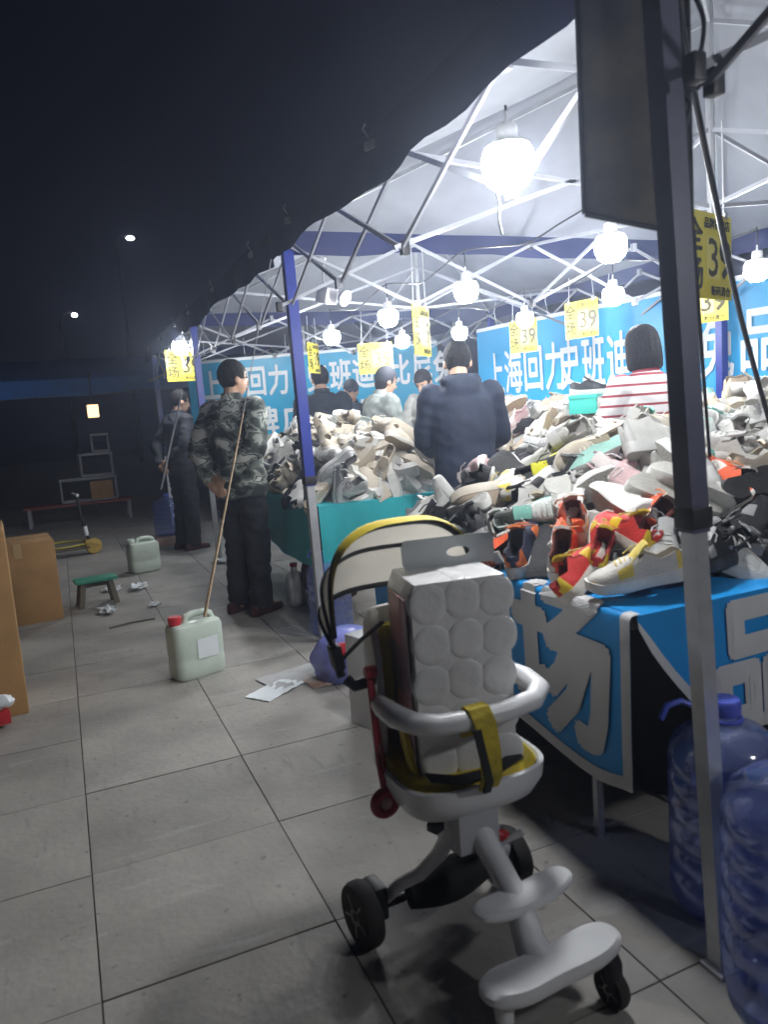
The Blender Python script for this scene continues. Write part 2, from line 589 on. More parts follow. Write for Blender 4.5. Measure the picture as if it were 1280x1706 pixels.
bl = [(1018, 410, 'lit bulb just left of the dark hanging panel, second largest of the bulbs'),
      (1022, 492, 'lit bulb hanging right above the yellow sign near the striped top'),
      (777, 484, 'lit bulb hanging above the navy jacket man, left of the centre post'),
      (647, 528, 'lit bulb hanging above the front-facing yellow sign in the middle'),
      (553, 561, 'lit bulb hanging just right of the blue tent pole'),
      (671, 568, 'small lit bulb between the front-facing and the edge-on yellow sign'),
      (766, 554, 'small lit bulb touching the top of the navy jacket man\'s head'),
      (875, 531, 'lit bulb in front of the yellow sign right of the navy jacket man'),
      (1262, 448, 'lit bulb at the right edge behind the hanging cable')]
BULBS = []
for u, v, lab in bl:
    p = pix(u, v, z=BZ)
    light_bulb(p, lab, EAVE - 0.22, 1.0)
    BULBS.append(p)
M['glow_big'] = mat('lit stronger bulb', (0.9, 0.9, 0.9), 0.4, var=0, emit=(0.96, 0.98, 1.0), es=BULB * 1.35)
big_me = bulb_me.copy(); big_me.materials.clear(); big_me.materials.append(M['glow_big'])
pA = pix(847, 273, x=1.20)
tA = light_bulb(pA, 'largest lit bulb, nearest, with a white string dangling from it', EAVE - 0.2, 1.16, me=big_me)
m = MB()
m.tube([(-0.055, -0.02, -0.02), (-0.058, -0.02, -0.07), (-0.046, -0.02, -0.11), (-0.052, -0.02, -0.15), (-0.044, -0.02, -0.19)], 0.0035, 6)
m.build('pull_string', M['white_print'], tA)
for x_, y_ in ((1.95, -0.25),):  # out-of-view bulb added as fill for the stroller's camera-facing side
    light_bulb(V((x_, y_, BZ)), 'added fill bulb under the near tent, unseen beyond the right edge', EAVE - 0.22)
light_bulb(pix(300, 578, x=1.20), 'lit bulb at the far left end of the tents, beside a yellow sign', EAVE - 0.05, 1.25)
light_bulb(pix(521, 583, y=7.3), 'small lit bulb in front of an edge-on yellow sign by the blue pole', EAVE - 0.2, 0.7)

# ------------------------------------------------------------------ price signs
def put_text(parent, body, size, x, z, mtl, bold=0.03, y=-0.006, sx=1.0):
    vs, fs, a, b = glyphs(body, size, bold)
    m = MB()
    m.add([V((p.x * sx + x, y - p.z, p.y + z)) for p in vs], fs)
    return m.build('lettering', mtl, parent, smooth=False)
def price_sign(p, rz, label, s=1.0, tilt=0.0, top=0.12):
    """face towards local -Y"""
    t = thing('price_sign', label, 'price sign', p, rz, 'yellow price signs hung from the tent frames')
    wd, hg = 0.30, 0.26
    m = MB(); m.box((0, 0, 0), (wd * s, 0.006, hg * s), ch=0.0015)
    m.build('board', M['yellow'], t)
    m = MB(); m.box((0.02 * s, -0.0042, -0.005 * s), (0.085 * s, 0.002, 0.13 * s))
    m.build('number_card', M['yellow2'], t)
    put_text(t, '全', 0.10 * s, -0.095 * s, 0.06 * s, M['ink'])
    put_text(t, '场', 0.10 * s, -0.095 * s, -0.055 * s, M['ink'])
    put_text(t, '3', 0.165 * s, 0.02 * s, -0.005 * s, M['ink'], 0.012)
    put_text(t, '9', 0.165 * s, 0.103 * s, -0.005 * s, M['ink'], 0.03)
    put_text(t, '品牌折扣店', 0.034 * s, 0.05 * s, 0.098 * s, M['ink'], 0.02)
    put_text(t, '断码清仓', 0.032 * s, 0.07 * s, -0.105 * s, M['ink'], 0.02)
    for sx in (-1, 1):
        m = MB()
        m.tube([(sx * 0.11 * s, 0, hg * s / 2 - 0.012), (sx * 0.112 * s, 0.004, hg * s / 2 + 0.02), (sx * 0.10 * s, 0, hg * s / 2 + top)], 0.003, 6)
        m.box((sx * 0.11 * s, 0, hg * s / 2), (0.02, 0.014, 0.022), ch=0.003)
        m.build('clip', M['steel'], t)
    return t
LOOK = lambda p: -math.atan2(p.x, p.y)          # rotation that turns a sign to an onlooker by the stroller
for (u, v, d, turn, s, lab) in [
        (306, 609, 7.9, 0.35, 1.25, 'slanting yellow sign at the far left end of the tents, beside a bulb'),
        (523, 597, 6.6, 1.25, 1.0, 'yellow sign seen almost edge-on just right of the blue tent pole'),
        (626, 597, 6.5, 0.10, 1.0, 'yellow sign facing the camera above the woman in grey'),
        (703, 552, 4.05, 1.28, 1.0, 'narrow edge-on yellow sign left of the navy jacket man\'s head'),
        (872, 560, 6.2, -0.75, 1.0, 'yellow sign partly behind a bulb, right of the navy jacket man'),
        (969, 532, 5.4, -0.70, 1.0, 'yellow sign left of the bulb and striped woman, on the blue banner'),
        (1172, 503, 4.7, -0.35, 1.0, 'yellow sign right of the near pole, partly behind an edge-on sign')]:
    p = pix(u, v, d=d)
    price_sign(p, LOOK(p) + turn, lab, s, top=max(0.05, EAVE - 0.26 - p.z))
p = pix(1181, 427, d=2.45)
price_sign(p, LOOK(p) + 1.12, 'nearest yellow sign, edge-on, hanging beside the grey near pole', 1.05, top=0.3)

def backlit(*a, **k):
    # a printed plastic sheet lets some of the light from behind through
    m = mat(*a, **k)
    n = m.node_tree.nodes; L = m.node_tree.links
    tr = n.new('ShaderNodeBsdfTranslucent'); mx = n.new('ShaderNodeMixShader'); mx.inputs[0].default_value = 0.35
    L.new(n['Principled BSDF'].inputs['Base Color'].links[0].from_socket, tr.inputs['Color'])
    L.new(n['Principled BSDF'].outputs[0], mx.inputs[1]); L.new(tr.outputs[0], mx.inputs[2])
    L.new(mx.outputs[0], n['Material Output'].inputs['Surface'])
    return m
# price sign by the near pole, its shade put into the dark colours
t = thing('shaded_sign', 'large framed price sign beside the near pole, its shade painted dark', 'display panel', (1.14, 1.34, 1.62), 0)
a, b = pix(975, 357, d=1.62), pix(1152, 392, d=1.585)
M['panel'] = backlit('shaded sign print', (0.10, 0.11, 0.17), 0.3, var=0.35, vs=3.2, col2=(0.16, 0.14, 0.09))
hgt = V((0, 0, 0.60))
nrm = (b - a).cross(hgt).normalized()
m = MB()
m.loft([[a + nrm * k for k in (-0.004,)] + [b + nrm * -0.004] + [b + nrm * 0.004, a + nrm * 0.004],
        [a + hgt - nrm * 0.004, b + hgt - nrm * 0.004, b + hgt + nrm * 0.004, a + hgt + nrm * 0.004]])
m.build('board', M['panel'], t, w=True, smooth=False)
m = MB()
for p, q in ((a, b), (b, b + hgt), (b + hgt, a + hgt), (a + hgt, a)):
    m.tube([p, q], 0.0065, 6)
m.build('frame', M['black_plastic'], t, w=True)
m = MB()
for p in (a + hgt, b + hgt):
    m.tube([p, p + V((0.01, 0, 0.10))], 0.003, 6)
m.build('hook', M['steel'], t, w=True)

# speaker box hung from the frame near the second pole
p = pix(545, 492, d=4.6)
t = thing('hanging_speaker', 'small grey speaker box hung from the frame right of the blue pole', 'speaker', p, 0.5)
m = MB(); m.box((0, 0, 0), (0.11, 0.09, 0.10), rotx(0.3), ch=0.012)
m.build('case', M['grey_plastic'], t)
m = MB(); m.lathe([(0.02, 0), (0.045, -0.03), (0.05, -0.05), (0.046, -0.05), (0.018, -0.012)], (0.05, -0.06, -0.01), 16, rotx(-1.1))
m.build('horn', M['white_plastic'], t)
m = MB(); m.tube([(-0.01, 0, 0.05), (-0.02, 0, 0.12), (0, 0, 0.22)], 0.006, 6); m.tube([(-0.03, 0.02, 0.22), (0.03, 0.02, 0.22)], 0.012, 8)
m.build('hanger', M['steel'], t)

# ------------------------------------------------------------------ banners on the back walls
def banner(label, a, b, ztop, zbot, mtl, lines, name='banner', wave=0.010):
    """a is the left end as seen from inside, b the right end"""
    a, b = V((*a, 0)), V((*b, 0))
    ln = (b - a).length
    t = (b - a).normalized()
    nn = V((t.y, -t.x, 0))
    if nn.dot(V((0, 0, 0)) - a) < 0: nn = -nn
    mid = (a + b) / 2
    o = thing(name, label, 'banner', mid, 0)
    def fn(s, z, d):
        wv = wave * (math.sin(s * 3.1) + 0.5 * math.sin(s * 7.7 + z * 2)) + 0.02 * max(0, math.sin(s * 1.3)) * (z - zbot)
        return a + t * s + nn * (wv + d) + V((0, 0, z))
    m = MB()
    NX, NZ = 60, 14
    m.loft([[fn(ln * i / NX, zbot + (ztop - zbot) * j / NZ, 0) for j in range(NZ + 1)] for i in range(NX + 1)], cap=False, closed=False)
    m.build('sheet', mtl, o, w=True)
    for (zc0, zc1, s0, s1) in ((ztop - 0.035, ztop - 0.001, 0, ln), (zbot, zbot + 0.03, 0, ln)):
        m = MB()
        m.loft([[fn(s0 + (s1 - s0) * i / NX, zc, 0.004) for zc in (zc0, zc1)] for i in range(NX + 1)], cap=False, closed=False)
        m.build('hem', M['white_print'], o, w=True)
    for (s, z, size, body, bold, step, sx) in lines:
        for k, ch in enumerate(body):
            if ch == ' ': continue
            vs, fs, gw, gh = glyphs(ch, size, bold)
            # refine to follow the sheet
            m = MB()
            sc_ = s + k * step
            m.add([fn(sc_ + p.x * sx, z + p.y, 0.012 + p.z) for p in vs], fs)
            m.build('letter', M['white_print'], o, w=True, smooth=False)
    for k in range(6):
        q = (k + 0.5) / 6 * ln
        m = MB()
        m.tube([fn(q, ztop - 0.02, 0), fn(q, ztop + 0.12, 0.03), fn(q, ztop + 0.22, 0.0)], 0.003, 5)
        m.build('tie', M['white_print'], o, w=True)
    return o
# right banner, along the back of the tents
a_, b_ = (4.02, 6.75), (4.62, 2.6)
banner('long blue banner with white lettering behind the striped woman', a_, b_, 2.01, 1.0, M['banner'],
       [(0.29, 1.55, 0.44, '上海回力', 0.02, .27, .60), (1.28, 1.55, 0.46, '史班迪', 0.02, .27, .56), (2.11, 1.54, 0.46, '比尼兔', 0.02, .30, .62), (3.04, 1.56, 0.46, '品牌店', 0.02, .34, .7)])
a_, b_ = (1.5, 9.2), (4.02, 7.62)
banner('cyan banner with white lettering at the far end behind the shoppers', a_, b_, 2.0, 0.7, M['banner2'],
       [(0.30, 1.71, 0.36, '上海回力', 0.025, .27, .74), (1.58, 1.71, 0.36, '史班迪', 0.025, .27, .74), (2.54, 1.71, 0.36, '比尼兔', 0.025, .25, .68),
        (0.55, 1.24, 0.36, '品牌店', 0.025, .36, .9), (1.8, 1.24, 0.36, '折扣', 0.025, .36, .9)])
# ------------------------------------------------------------------ tables
def table(name, label, x0, x1, y0, y1, z, cloth):
    t = thing(name, label, 'table', ((x0 + x1) / 2, (y0 + y1) / 2, 0))
    m = MB(); m.box(((x0 + x1) / 2, (y0 + y1) / 2, z - 0.02), (x1 - x0 - 0.02, y1 - y0 - 0.02, 0.035), ch=0.004)
    m.build('tabletop', M['wood'], t, w=True)
    for x in (x0 + 0.12, x1 - 0.1):
        for y in (y0 + 0.3, y1 - 0.12):
            m = MB(); m.tube([(x, y, 0), (x, y, z - 0.03)], 0.016, 8)
            m.build('leg', M['steel'], t, w=True)
    return t
TZ = 0.745
tabA = table('stall_table', 'shoe table under a blue skirt with large grey lettering', 1.19, 2.6, 1.36, 2.92, TZ, None)
tabB = table('stall_table', 'long back table of white shoes below the blue banner', 3.2, 3.98, 1.4, 6.6, 0.86, None)
tabC = table('stall_table', 'shoe table under a teal cloth by the second pole', 1.33, 2.2, 4.1, 6.35, TZ, None)

def drape(x0, x1, y0, y1, z, sides, drop, mtl, parent, r=0.018, name='table_cloth'):
    """top sheet plus hanging sides; returns mapping for print on the -X side"""
    m = MB()
    n = 14
    m.loft([[V((x0 + (x1 - x0) * i / n, y0 + (y1 - y0) * j / n, z + 0.003 * noise.noise(V((i * .9, j * .7, 3))))) for j in range(n + 1)] for i in range(n + 1)], cap=False, closed=False)
    for sd in sides:
        rings = []
        K = 40
        for i in range(K + 1):
            q = i / K
            col = []
            for j in range(9):
                h = drop(sd, q) * j / 8
                wob = (0.010 * math.sin(q * 19 + 1) + 0.006 * math.sin(q * 43)) * (j / 8)
                if sd == 'W': p = V((x0 - 0.004 - wob - 0.012 * j / 8, y0 + (y1 - y0) * q, z - h))
                if sd == 'S': p = V((x0 + (x1 - x0) * q, y0 - 0.004 - wob - 0.012 * j / 8, z - h))
                if sd == 'N': p = V((x0 + (x1 - x0) * q, y1 + 0.004 + wob, z - h))
                col.append(p)
            rings.append(col)
        m.loft(rings, cap=False, closed=False)
    return m.build(name, mtl, parent, w=True)

# blue skirt with print (stall A): flat west face, lifted south face
SKZ = TZ + 0.004
WX = 1.183
t = thing('table_skirt', 'blue banner draped over the near table with large grey characters', 'table skirt', (1.9, 2.1, 0))
def west(s, d, off=0.0):
    """s along the edge (y), d down the face (negative = on the top)"""
    wob = 0.007 * math.sin(s * 6 + 0.5) * max(0, min(1, d / 0.3))
    if d < 0: return V((WX - d - 0.006, s, SKZ + off))
    rr = 0.012
    if d < rr: 
        a = d / rr * PI / 2
        return V((WX + rr * (1 - math.sin(a)) - 0.006 - off * math.sin(a), s, SKZ - rr * (1 - math.cos(a)) + off * math.cos(a)))
    return V((WX - 0.006 - wob - off, s, SKZ - d))
YC, YE = 1.352, 2.95
def wdrop(y): return 0.46 - 0.05 * max(0, (y - YC)) + 0.012 * math.sin(y * 9) - 0.02 * math.exp(-((y - YC) / 0.08) ** 2)
DS = [-0.30, -0.2, -0.1, -0.03, 0, 0.004, 0.008, 0.012, 0.06, 0.12, 0.2, 0.28, 0.36, 0.42, 0.48]
m = MB()
rings = []
for i in range(41):
    y = YC + (YE - YC) * i / 40
    rings.append([west(y, d if d <= 0.012 else d / 0.48 * wdrop(y)) for d in DS])
m.loft(rings, cap=False, closed=False)
m.build('west_sheet', M['skirt'], t, w=True)
def strip(fn_pts, wid, nm='hem'):
    pass
# white hem: along the corner edge and the bottom
m = MB()
hem = []
for d in DS[3:]:
    dd = d if d <= 0.012 else d / 0.48 * wdrop(YC)
    hem.append([west(YC - 0.002 + q, dd, 0.003) for q in (0, 0.016, 0.034)])
m.loft(hem, cap=False, closed=False)
hem = []
for i in range(41):
    y = YC + (YE - YC) * i / 40
    hem.append([west(y, wdrop(y) - q, 0.003) for q in (-0.002, 0.015, 0.032)])
m.loft(hem, cap=False, closed=False)
m.build('hem', M['grey_print'], t, w=True)
def west_text(ch, yc, dc, size, bold, sx=1.0):
    vs, fs, gw, gh = glyphs(ch, size, bold)
    # cut into small triangles so that it bends over the table edge
    mm = MB()
    tris = [[vs[f[0]], vs[f[i]], vs[f[i + 1]]] for f in fs for i in range(1, len(f) - 1)]
    out = []
    while tris:
        a, b, c = tris.pop()
        la, lb, lc = (a - b).length, (b - c).length, (c - a).length
        mx_ = max(la, lb, lc)
        if mx_ < 0.07: out.append((a, b, c)); continue
        if la == mx_: q = (a + b) / 2; tris += [[a, q, c], [q, b, c]]
        elif lb == mx_: q = (b + c) / 2; tris += [[a, b, q], [a, q, c]]
        else: q = (c + a) / 2; tris += [[a, b, q], [q, b, c]]
    for tr in out:
        mm.add([west(yc - p.x * sx, dc - p.y, 0.0065 + p.z) for p in tr], [(0, 1, 2)])
    return mm.build('lettering', M['grey_print'], t, w=True, smooth=False)
west_text('场', 1.64, 0.175, 0.46, 0.045, 0.98)
west_text('全', 2.2, 0.175, 0.46, 0.045, 0.98)
# south face: cloth with a lifted corner
def south(x, d, off=0.0):
    q = (x - 1.24) / 1.3
    wob = 0.012 * math.sin(x * 9) * max(0, min(1, d / 0.3))
    if d < 0: return V((x, YC + 0.010 - d, SKZ + 0.003 + off))
    return V((x, YC - 0.004 - wob - 0.08 * d * max(0, 1 - q * 3) - off, SKZ - d))
def sdrop(x):
    k = min(1, max(0, (x - 1.195) / 0.26))
    return 0.012 + 0.36 * k ** 0.85 + 0.02 * math.sin(x * 7)
m = MB()
rings = []
for i in range(41):
    x = 1.195 + (2.62 - 1.195) * i / 40
    rings.append([south(x, -0.2), south(x, -0.08)] + [south(x, sdrop(x) * j / 10) for j in range(11)])
m.loft(rings, cap=False, closed=False)
m.build('south_sheet', M['skirt'], t, w=True)
m = MB()
rings = []
for i in range(41):
    x = 1.195 + (2.62 - 1.195) * i / 40
    rings.append([south(x, max(-0.02, sdrop(x) - q), 0.003) for q in (-0.002, 0.015, 0.034)])
m.loft(rings, cap=False, closed=False)
m.build('hem', M['grey_print'], t, w=True)
vs, fs, gw, gh = glyphs('品', 0.36, 0.045)
m = MB()
m.add([south(1.585 + p.x, 0.185 - p.y, 0.006 + p.z) for p in vs], fs)
m.build('lettering', M['grey_print'], t, w=True, smooth=False)

t = thing('shade_cloth', 'added dark cloth under the blue-skirted table that keeps it in shade', 'cloth', (1.9, 2.1, 0))  # dark sheets added to block the bulbs and blacken the space beneath
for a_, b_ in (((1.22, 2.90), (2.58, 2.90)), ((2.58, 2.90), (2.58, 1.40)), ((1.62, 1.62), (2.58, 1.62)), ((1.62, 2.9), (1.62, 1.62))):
    m = MB(); cloth_panel(m, (*a_, TZ - .04), (*b_, TZ - .04), .68, .012, a_[0] * 3); m.build('cloth_side', mat('black shade cloth', (.02, .02, .022), .85), t, w=True)
t = thing('table_cloth', 'plain teal cloth hanging over the second shoe table', 'table cloth', (1.77, 5.2, 0))
drape(1.325, 2.205, 4.095, 6.355, TZ + 0.004, 'SW', lambda sd, q: (0.40 if sd == 'S' else 0.36) + 0.03 * math.sin(q * 8) + (0.1 if sd == 'S' and q < .12 else 0), M['teal'], t, name='cloth')
t = thing('table_cloth', 'white sheet on the long back table under the blue banner', 'table cloth', (3.6, 4, 0))
drape(3.195, 3.985, 1.395, 6.605, 0.864, 'SW', lambda sd, q: 0.4, M['grey_print'], t, name='cloth')

# ------------------------------------------------------------------ shoes
def ip(tb, t):
    for (a, va), (b, vb) in zip(tb, tb[1:]):
        if t <= b:
            q = (t - a) / (b - a)
            q = q * q * (3 - 2 * q)
            return va + (vb - va) * q
    return tb[-1][1]
WID = [(0, .010), (.025, .024), (.09, .034), (.35, .033), (.68, .047), (.84, .043), (.94, .030), (1, .010)]
STS = [0, .02, .06, .10, .17, .25, .33, .40, .46, .54, .62, .70, .78, .86, .92, .97, 1]
LEN = 0.285
def upper_mesh(name, mats, style):
    HT = {'runner': [(0, .085), (.08, .094), (.25, .078), (.42, .105), (.60, .088), (.80, .066), (.95, .056), (1, .040)],
          'high':   [(0, .120), (.08, .135), (.25, .128), (.42, .140), (.60, .092), (.80, .064), (.95, .056), (1, .040)]}[style]
    BASE = lambda t: 0.028 + 0.008 * max(0, (t - .8) / .2) ** 2
    nT = len(STS); K = 15
    vs = []
    for t in STS:
        w_, h_, b_ = ip(WID, t), ip(HT, t), BASE(t)
        opn = 0.05 < t < 0.44
        x = (t - 0.5) * LEN
        for k in range(K):
            c = k - 7
            sg = -1 if c < 0 else 1
            a = abs(c)
            if opn:
                if a >= 4:
                    q = (7 - a) / 3
                    yy = w_ * (1 - 0.22 * q * q) * 1.03; zz = b_ + (h_ - b_) * q
                elif a == 3: yy = w_ * 0.62; zz = h_ - 0.002
                elif a == 2: yy = w_ * 0.55; zz = b_ + 0.35 * (h_ - b_)
                else: yy = w_ * 0.3 * a; zz = b_ + 0.012
            else:
                an = (7 - a) / 7 * PI / 2
                yy = w_ * math.cos(an) ** 0.62 * 1.03 if a else 0
                zz = b_ + (h_ - b_) * math.sin(an) ** 0.85
            if t > 0.9 or t < 0.03: yy *= 0.96
            vs.append(V((x, sg * yy, zz)))
    m = MB()
    fs = []; mi = []
    for i in range(nT - 1):
        tm = (STS[i] + STS[i + 1]) / 2
        for k in range(K - 1):
            a = i * K + k
            fs.append((a, a + 1, a + 1 + K, a + K))
            c = abs(k + 0.5 - 7)
            if 0.03 < tm < 0.45 and c < 3.6: mi.append(1)
            elif tm < 0.12 and c > 4: mi.append(2)
            elif 0.5 < tm < 0.72 and 3.2 < c < 5.6: mi.append(2)
            elif tm > 0.9 and c > 5: mi.append(2)
            else: mi.append(0)
    fs.append(tuple(range(K))); mi.append(0)
    fs.append(tuple(range((nT - 1) * K + K - 1, (nT - 1) * K - 1, -1))); mi.append(0)
    m.add(vs, fs); m.mi = mi
    return m.mesh(name, mats), HT
def sole_mesh(name, mats, thick=0.034, flare=1.08):
    m = MB()
    rings = []
    for t in STS:
        w_ = ip(WID, t)
        x = (t - 0.5) * LEN * 1.03
        lift = 0.018 * max(0, (t - .78) / .22) ** 2 + 0.008 * max(0, (0.08 - t) / .08)
        top = thick + 0.010 * max(0, (0.3 - t) / 0.3) + lift * 0.7
        f = flare
        rings.append([V((x, -w_ * f * 0.93, lift)), V((x, -w_ * f * 1.04, lift + (top - lift) * .35)), V((x, -w_ * f, top)),
                      V((x, w_ * f, top)), V((x, w_ * f * 1.04, lift + (top - lift) * .35)), V((x, w_ * f * 0.93, lift))])
    n = len(rings[0])
    vs = [p for r in rings for p in r]
    fs = []; mi = []
    for i in range(len(rings) - 1):
        for j in range(n):
            a = i * n + j; b = i * n + (j + 1) % n
            fs.append((a, b, b + n, a + n)); mi.append(1 if j == n - 1 else 0)
    fs.append(tuple(range(n - 1, -1, -1))); mi.append(0)
    fs.append(tuple(range((len(rings) - 1) * n, len(rings) * n))); mi.append(0)
    m.add(vs, fs); m.mi = mi
    return m.mesh(name, mats)
def lace_mesh(name, mats, HT):
    m = MB()
    for t in (.48, .53, .58, .63, .68):
        h_ = ip(HT, t) - 0.002; w_ = ip(WID, t)
        x = (t - .5) * LEN
        m.tube([(x - .004, -w_ * .62, h_ - .014), (x, -w_ * .35, h_ + .001), (x + .003, w_ * .35, h_ + .001), (x - .004, w_ * .62, h_ - .014)], 0.0032, 5)
    h_ = ip(HT, .46)
    x = (.46 - .5) * LEN
    for sg in (-1, 1):
        m.tube([(x, 0, h_), (x - .01, sg * .02, h_ + .012), (x + .005, sg * .038, h_ + .004), (x + .03, sg * .045, h_ - .016)], 0.0025, 5)
    return m.mesh(name, mats)
def tongue_mesh(name, mats, HT):
    m = MB()
    rings = []
    for t, dz in ((.56, -.006), (.48, .004), (.42, .018), (.37, .030)):
        x = (t - .5) * LEN; h_ = ip(HT, .44) + dz - (0.012 if t > .5 else 0)
        rings.append([V((x, -.022, h_ - .006)), V((x, 0, h_)), V((x, .022, h_ - .006)), V((x - .006, .02, h_ - .011)), V((x - .006, 0, h_ - .006)), V((x - .006, -.02, h_ - .011))])
    m.loft(rings)
    return m.mesh(name, mats)

WAYS = {  # upper, lining, accent, sole, outsole, lace
    'white':  ((.62, .61, .57), (.36, .34, .31), (.47, .46, .44), (.62, .61, .58), (.42, .41, .37), (.66, .65, .62)),
    'cream':  ((.50, .44, .35), (.42, .36, .28), (.50, .42, .31), (.66, .62, .54), (.42, .34, .22), (.66, .62, .55)),
    'grey':   ((.36, .36, .35), (.22, .22, .22), (.46, .46, .45), (.62, .61, .58), (.35, .34, .32), (.6, .6, .58)),
    'beige':  ((.46, .37, .28), (.30, .24, .18), (.58, .52, .44), (.62, .56, .46), (.34, .26, .17), (.6, .55, .48)),
    'pink':   ((.66, .45, .45), (.52, .36, .36), (.70, .62, .60), (.74, .70, .68), (.62, .42, .42), (.74, .70, .70)),
    'mint':   ((.62, .66, .62), (.42, .46, .44), (.22, .55, .46), (.72, .72, .69), (.32, .56, .48), (.72, .74, .72)),
    'black':  ((.022, .022, .025), (.03, .03, .03), (.05, .05, .055), (.60, .60, .58), (.06, .06, .06), (.03, .03, .03)),
    'allblack': ((.018, .018, .02), (.03, .03, .03), (.30, .30, .30), (.03, .03, .033), (.03, .03, .03), (.25, .25, .25)),
    'panda':  ((.64, .63, .60), (.10, .10, .10), (.02, .02, .022), (.66, .65, .62), (.05, .05, .05), (.05, .05, .05)),
    'red':    ((.62, .035, .03), (.30, .03, .03), (.78, .55, .04), (.70, .66, .58), (.55, .06, .03), (.75, .62, .2)),
    'orange': ((.80, .11, .03), (.12, .03, .02), (.72, .66, .60), (.76, .70, .62), (.70, .12, .03), (.80, .30, .12)),
    'volt':   ((.03, .03, .033), (.03, .03, .03), (.72, .68, .03), (.62, .60, .04), (.50, .52, .05), (.05, .05, .05)),
    'navyor': ((.03, .04, .08), (.05, .05, .07), (.75, .20, .06), (.60, .60, .58), (.50, .14, .05), (.65, .2, .08)),
    'green':  ((.10, .16, .13), (.06, .08, .07), (.06, .40, .30), (.64, .65, .62), (.10, .26, .2), (.5, .55, .5)),
    'sand':   ((.68, .64, .58), (.4, .36, .3), (.72, .55, .10), (.74, .71, .66), (.50, .40, .20), (.75, .60, .2)),
}
WTXT = {'white': 'off-white sneaker', 'cream': 'cream sneaker', 'grey': 'grey sneaker', 'beige': 'beige sneaker', 'pink': 'pale pink sneaker',
        'mint': 'mint and white sneaker', 'black': 'white-soled black sneaker', 'allblack': 'all-black sneaker', 'panda': 'black and white sneaker',
        'red': 'red and yellow sneaker', 'orange': 'bright orange sneaker', 'volt': 'yellow-soled black sneaker', 'navyor': 'navy and orange sneaker',
        'green': 'dark green sneaker', 'sand': 'yellow-toed sneaker'}
SHOE = {}
ALLSHOES = []
def shoe_set(way, style):
    if (way, style) in SHOE: return SHOE[way, style]
    c = WAYS[way]
    mm = [mat('%s %s' % (way, k), c[i], r, var=vv, vs=22, bump=bb, bs=bsz, rnd=.10) for i, (k, r, vv, bb, bsz) in enumerate(
        (('shoe upper', .62, .10, .35, 190), ('shoe lining', .85, .15, .3, 200), ('shoe panel', .5, .08, .15, 150), ('shoe midsole', .5, .07, .2, 60), ('shoe outsole', .7, .12, .5, 120), ('shoe lace', .75, .08, .3, 300)))]
    um, HT = upper_mesh('upper', [mm[0], mm[1], mm[2]], style)
    s = (um, sole_mesh('sole', [mm[3], mm[4]]), lace_mesh('laces', mm[5], HT), tongue_mesh('tongue', mm[2], HT))
    SHOE[way, style] = s
    return s
def shoe(p, rot, way, style, label, group=None, sc_=1.0):
    t = bpy.data.objects.new('sneaker', None)
    t.empty_display_size = 0.05
    COL.objects.link(t)
    t.matrix_world = Matrix.Translation(p) @ rot.to_4x4() @ Matrix.Scale(sc_, 4)
    tag(t, label, 'sneaker', group)
    ALLSHOES.append((t, V(p), way))
    for nm, me in zip(('upper', 'sole', 'laces', 'tongue'), shoe_set(way, style)): link(nm, me, t)
    return t
def sstep(a, b, x):
    q = max(0, min(1, (x - a) / (b - a)))
    return q * q * (3 - 2 * q)
def heapA(x, y):
    e = min((x - 1.24) / 0.58, (2.92 - y) / 0.55, (y - 1.42) / 0.58)
    return TZ + 0.025 + 0.30 * sstep(-0.05, 1.0, e) + 0.05 * noise.noise(V((x * 4, y * 4, 1)))
def heapB(x, y):
    e = min((x - 3.2) / 0.35, (y - 1.4) / 0.3, (6.6 - y) / 0.3)
    return 0.86 + 0.02 + 0.30 * sstep(-0.05, 1.0, e) + 0.06 * noise.noise(V((x * 3, y * 3, 7)))
def heapC(x, y):
    e = min((x - 1.33) / 0.35, (y - 4.1) / 0.4, (6.35 - y) / 0.3, (2.3 - x) / 0.3)
    return TZ + 0.02 + 0.30 * sstep(-0.05, 1.0, e) + 0.09 * sstep(1.6, 1.9, x) + 0.06 * noise.noise(V((x * 4, y * 4, 17)))
def grad(hf, x, y):
    e = 0.05
    return V((-(hf(x + e, y) - hf(x - e, y)) / (2 * e), -(hf(x, y + e) - hf(x, y - e)) / (2 * e), 1)).normalized()
def pose(hf, x, y, rg, side=0.22):
    n = grad(hf, x, y)
    yaw = rg.uniform(0, 2 * PI)
    fwd = V((math.cos(yaw), math.sin(yaw), 0))
    fwd = (fwd - n * fwd.dot(n)).normalized()
    q = Matrix((fwd, n.cross(fwd), n)).transposed()
    k = rg.random()
    roll = rg.gauss(0, .28); lift = -0.02
    if k < side: roll = rg.choice((-1, 1)) * rg.uniform(1.0, 1.6); lift = 0.035
    elif k < side + 0.05: roll = PI + rg.gauss(0, .2); lift = 0.085
    pitch = rg.gauss(0, .22)
    return q @ roty(pitch) @ rotx(roll), n * lift
def pick(ws, rg):
    s = sum(b for a, b in ws); r = rg.uniform(0, s)
    for a, b in ws:
        r -= b
        if r <= 0: return a
    return ws[-1][0]
